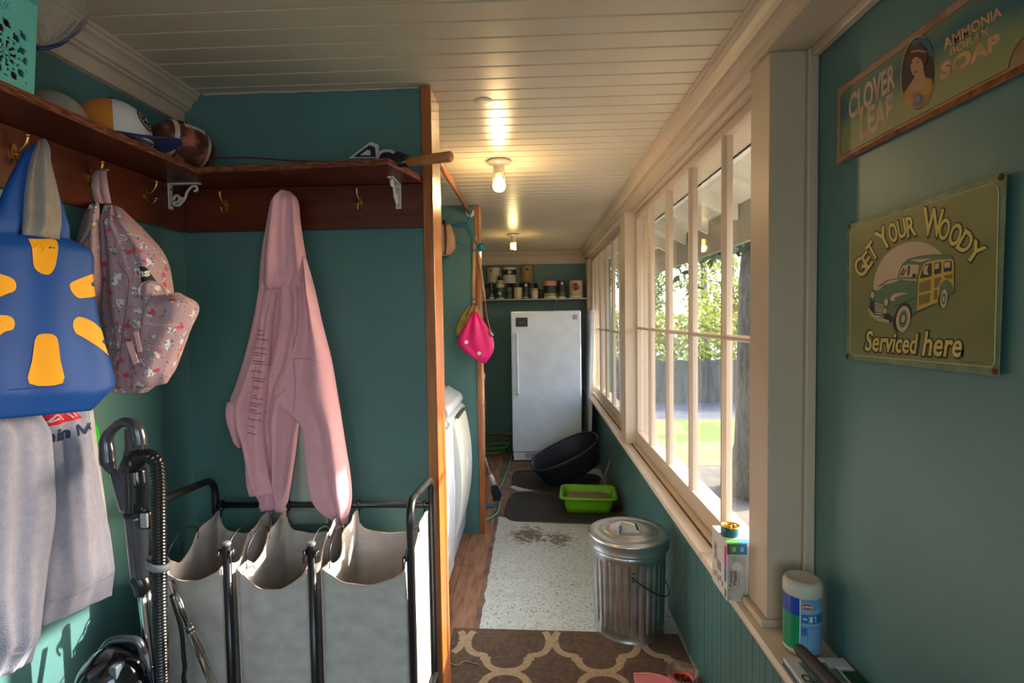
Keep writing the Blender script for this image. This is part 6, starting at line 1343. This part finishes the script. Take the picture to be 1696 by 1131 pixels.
rp = n.new('ShaderNodeValToRGB'); mr = n.new('ShaderNodeMapRange'); zc2 = sp(1480, 150).z; mr.inputs[1].default_value = zc2-.055; mr.inputs[2].default_value = zc2+.16; L.new(md.outputs[0], mr.inputs[0]); L.new(mr.outputs[0], rp.inputs[0])
rp.color_ramp.elements[0].color = (*lin((150, 142, 90)), 1); rp.color_ramp.elements[1].color = (*lin((140, 140, 90)), 1)
e = rp.color_ramp.elements.new(.5); e.color = (*lin((40, 96, 104)), 1); e = rp.color_ramp.elements.new(.3); e.color = (*lin((126, 136, 92)), 1); e = rp.color_ramp.elements.new(.72); e.color = (*lin((100, 118, 90)), 1)
L.new(rp.outputs[0], bs.inputs['Base Color'])
ctl = PSN.p(*A4(163, 532)); cbl = PSN.p(*A4(176, 970)); yR = .80; zt_, zb2 = (ctl.z+PSN.p(*A4(800, 60)).z)/2, (cbl.z+PSN.p(*A4(1258, 405)).z)/2
yL = (ctl.y+cbl.y)/2; Hs = zt_-zb2
def Q(y, z, off=0): return Vector((.7425-off, y, z))
b = B(); poly(b, [Q(yL, zt_), Q(yL, zb2), Q(yR, zb2), Q(yR, zt_)], PSN.n, .0022); obj('tin_plate', b, TN, t, bevel=.0006)
b = B(); poly(b, [Q(yL-.004, zb2, .0023), Q(yR, zb2, .0023), Q(yR, zb2+.012, .0023), Q(yL-.15, zb2+.010, .0023), Q(yL-.06, zb2+.008, .0023)], PSN.n, .0002); obj('rust_edge', b, RU, t)
e_ = .016; ya = PSN.p(1674, 105).y; za = zb2+e_
inn = [(yL-e_-.006, zt_-e_), (yL-e_, zt_-e_-.012), (yL-e_, za+.012), (yL-e_-.006, za)]+[(ya-.036+.036*math.cos(a), za+.036*math.sin(a)) for a in [PI/2*k/8 for k in range(9)]]+[(yR+.01, za+.036), (yR+.01, zt_-e_)]
b = B(); poly(b, [Q(a, c, .0024) for a, c in inn], PSN.n, .0002); obj('painted_field', b, SFI, t)
b = B(); tube(b, [Q(a, c, .0027) for a, c in inn], .0006, 4, closed=True); obj('field_line', b, M('sign_brown_line', (90, 50, 36)), t)
LT = M('sign_faded_pink', (190, 158, 134), rough=.55, noise_s=30, noise_a=.2); LT2 = M('sign_faded_tan', (206, 150, 104), rough=.55, noise_s=30, noise_a=.25)
b = B(); pxtext(b, PSN, 'CLOVER', A4(240, 712), A4(512, 512), A4(240, 560), .0030, .03); pxtext(b, PSN, 'LEAF', A4(306, 822), A4(498, 708), A4(306, 655), .0030, .03); obj('lettering', b, LT, t)
b = B(); pxtext(b, PSN, 'AMMONIA', (1566, 84), (1663, 26), (1564, 66), .0030, .03); pxtext(b, PSN, 'BORAX', (1576, 94), (1642, 56), (1576, 80), .0030, .03); pxtext(b, PSN, 'SOAP', (1560, 134), (1660, 80), (1560, 106), .0030, .05); obj('lettering', b, LT2, t)
def o4(name, pts, off, mat): return art(name, [A4(*p) for p in pts], off, mat, t, th=.0001)
def e4(name, cx_, cy_, rx, ry, off, mat, rot=0): o4(name, [(cx_+rx*math.cos(a)*math.cos(rot)-ry*math.sin(a)*math.sin(rot), cy_+rx*math.cos(a)*math.sin(rot)+ry*math.sin(a)*math.cos(rot)) for a in [2*PI*k/36 for k in range(36)]], off, mat)
e4('oval_rim', 648, 430, 103, 222, .0030, M('sign_gold_rim', (180, 160, 110)), .06); e4('oval_ground', 648, 430, 98, 215, .0032, M('portrait_ground', (52, 34, 34)), .06)
o4('oval_sky', [(600, 300), (620, 240), (660, 216), (700, 222), (730, 270), (742, 330), (700, 330), (640, 260)], .0034, M('portrait_blue', (50, 90, 110)))
o4('portrait_dress', [(560, 580), (575, 530), (605, 490), (640, 440), (690, 450), (730, 460), (738, 500), (720, 570), (690, 620), (640, 640), (600, 635), (575, 610)], .0036, M('portrait_ochre', (176, 128, 60), noise_s=30, noise_a=.2))
o4('portrait_skin', [(600, 500), (635, 440), (640, 400), (680, 400), (690, 440), (700, 480), (660, 530), (610, 540)], .0038, M('portrait_skin', (190, 140, 104)))
e4('portrait_face', 645, 385, 38, 62, .0040, M('portrait_skin'), .1)
HR = M('portrait_hair', (84, 40, 32))
o4('portrait_hair', [(580, 370), (590, 310), (620, 270), (665, 255), (700, 290), (708, 330), (690, 400), (680, 380), (672, 350), (640, 330), (612, 350), (600, 390), (585, 395)], .0042, HR)
o4('portrait_hair', [(608, 365), (618, 362), (622, 368), (610, 372)], .0043, HR); o4('portrait_hair', [(642, 362), (658, 360), (660, 366), (644, 368)], .0043, HR)
o4('portrait_lips', [(625, 418), (645, 414), (642, 426), (630, 428)], .0043, M('portrait_lips', (150, 50, 44)))
o4('portrait_headband', [(610, 300), (650, 290), (700, 300), (700, 308), (650, 300), (612, 308)], .0043, M('portrait_skin'))
o4('flower_posy', [(620, 600), (630, 560), (655, 545), (685, 565), (680, 600), (655, 635), (625, 640)], .0042, M('posy_grey', (120, 112, 116), noise_s=120, noise_a=.5))
for y, z in ((yL-.006, (zt_+zb2)/2-.01),):
    b = B(); c = Q(y, z, .0023); poly(b, [c+Vector((0, .004*math.cos(a), .004*math.sin(a))) for a in [2*PI*k/12 for k in range(12)]], PSN.n, .001); obj('screw', b, STEEL, t)
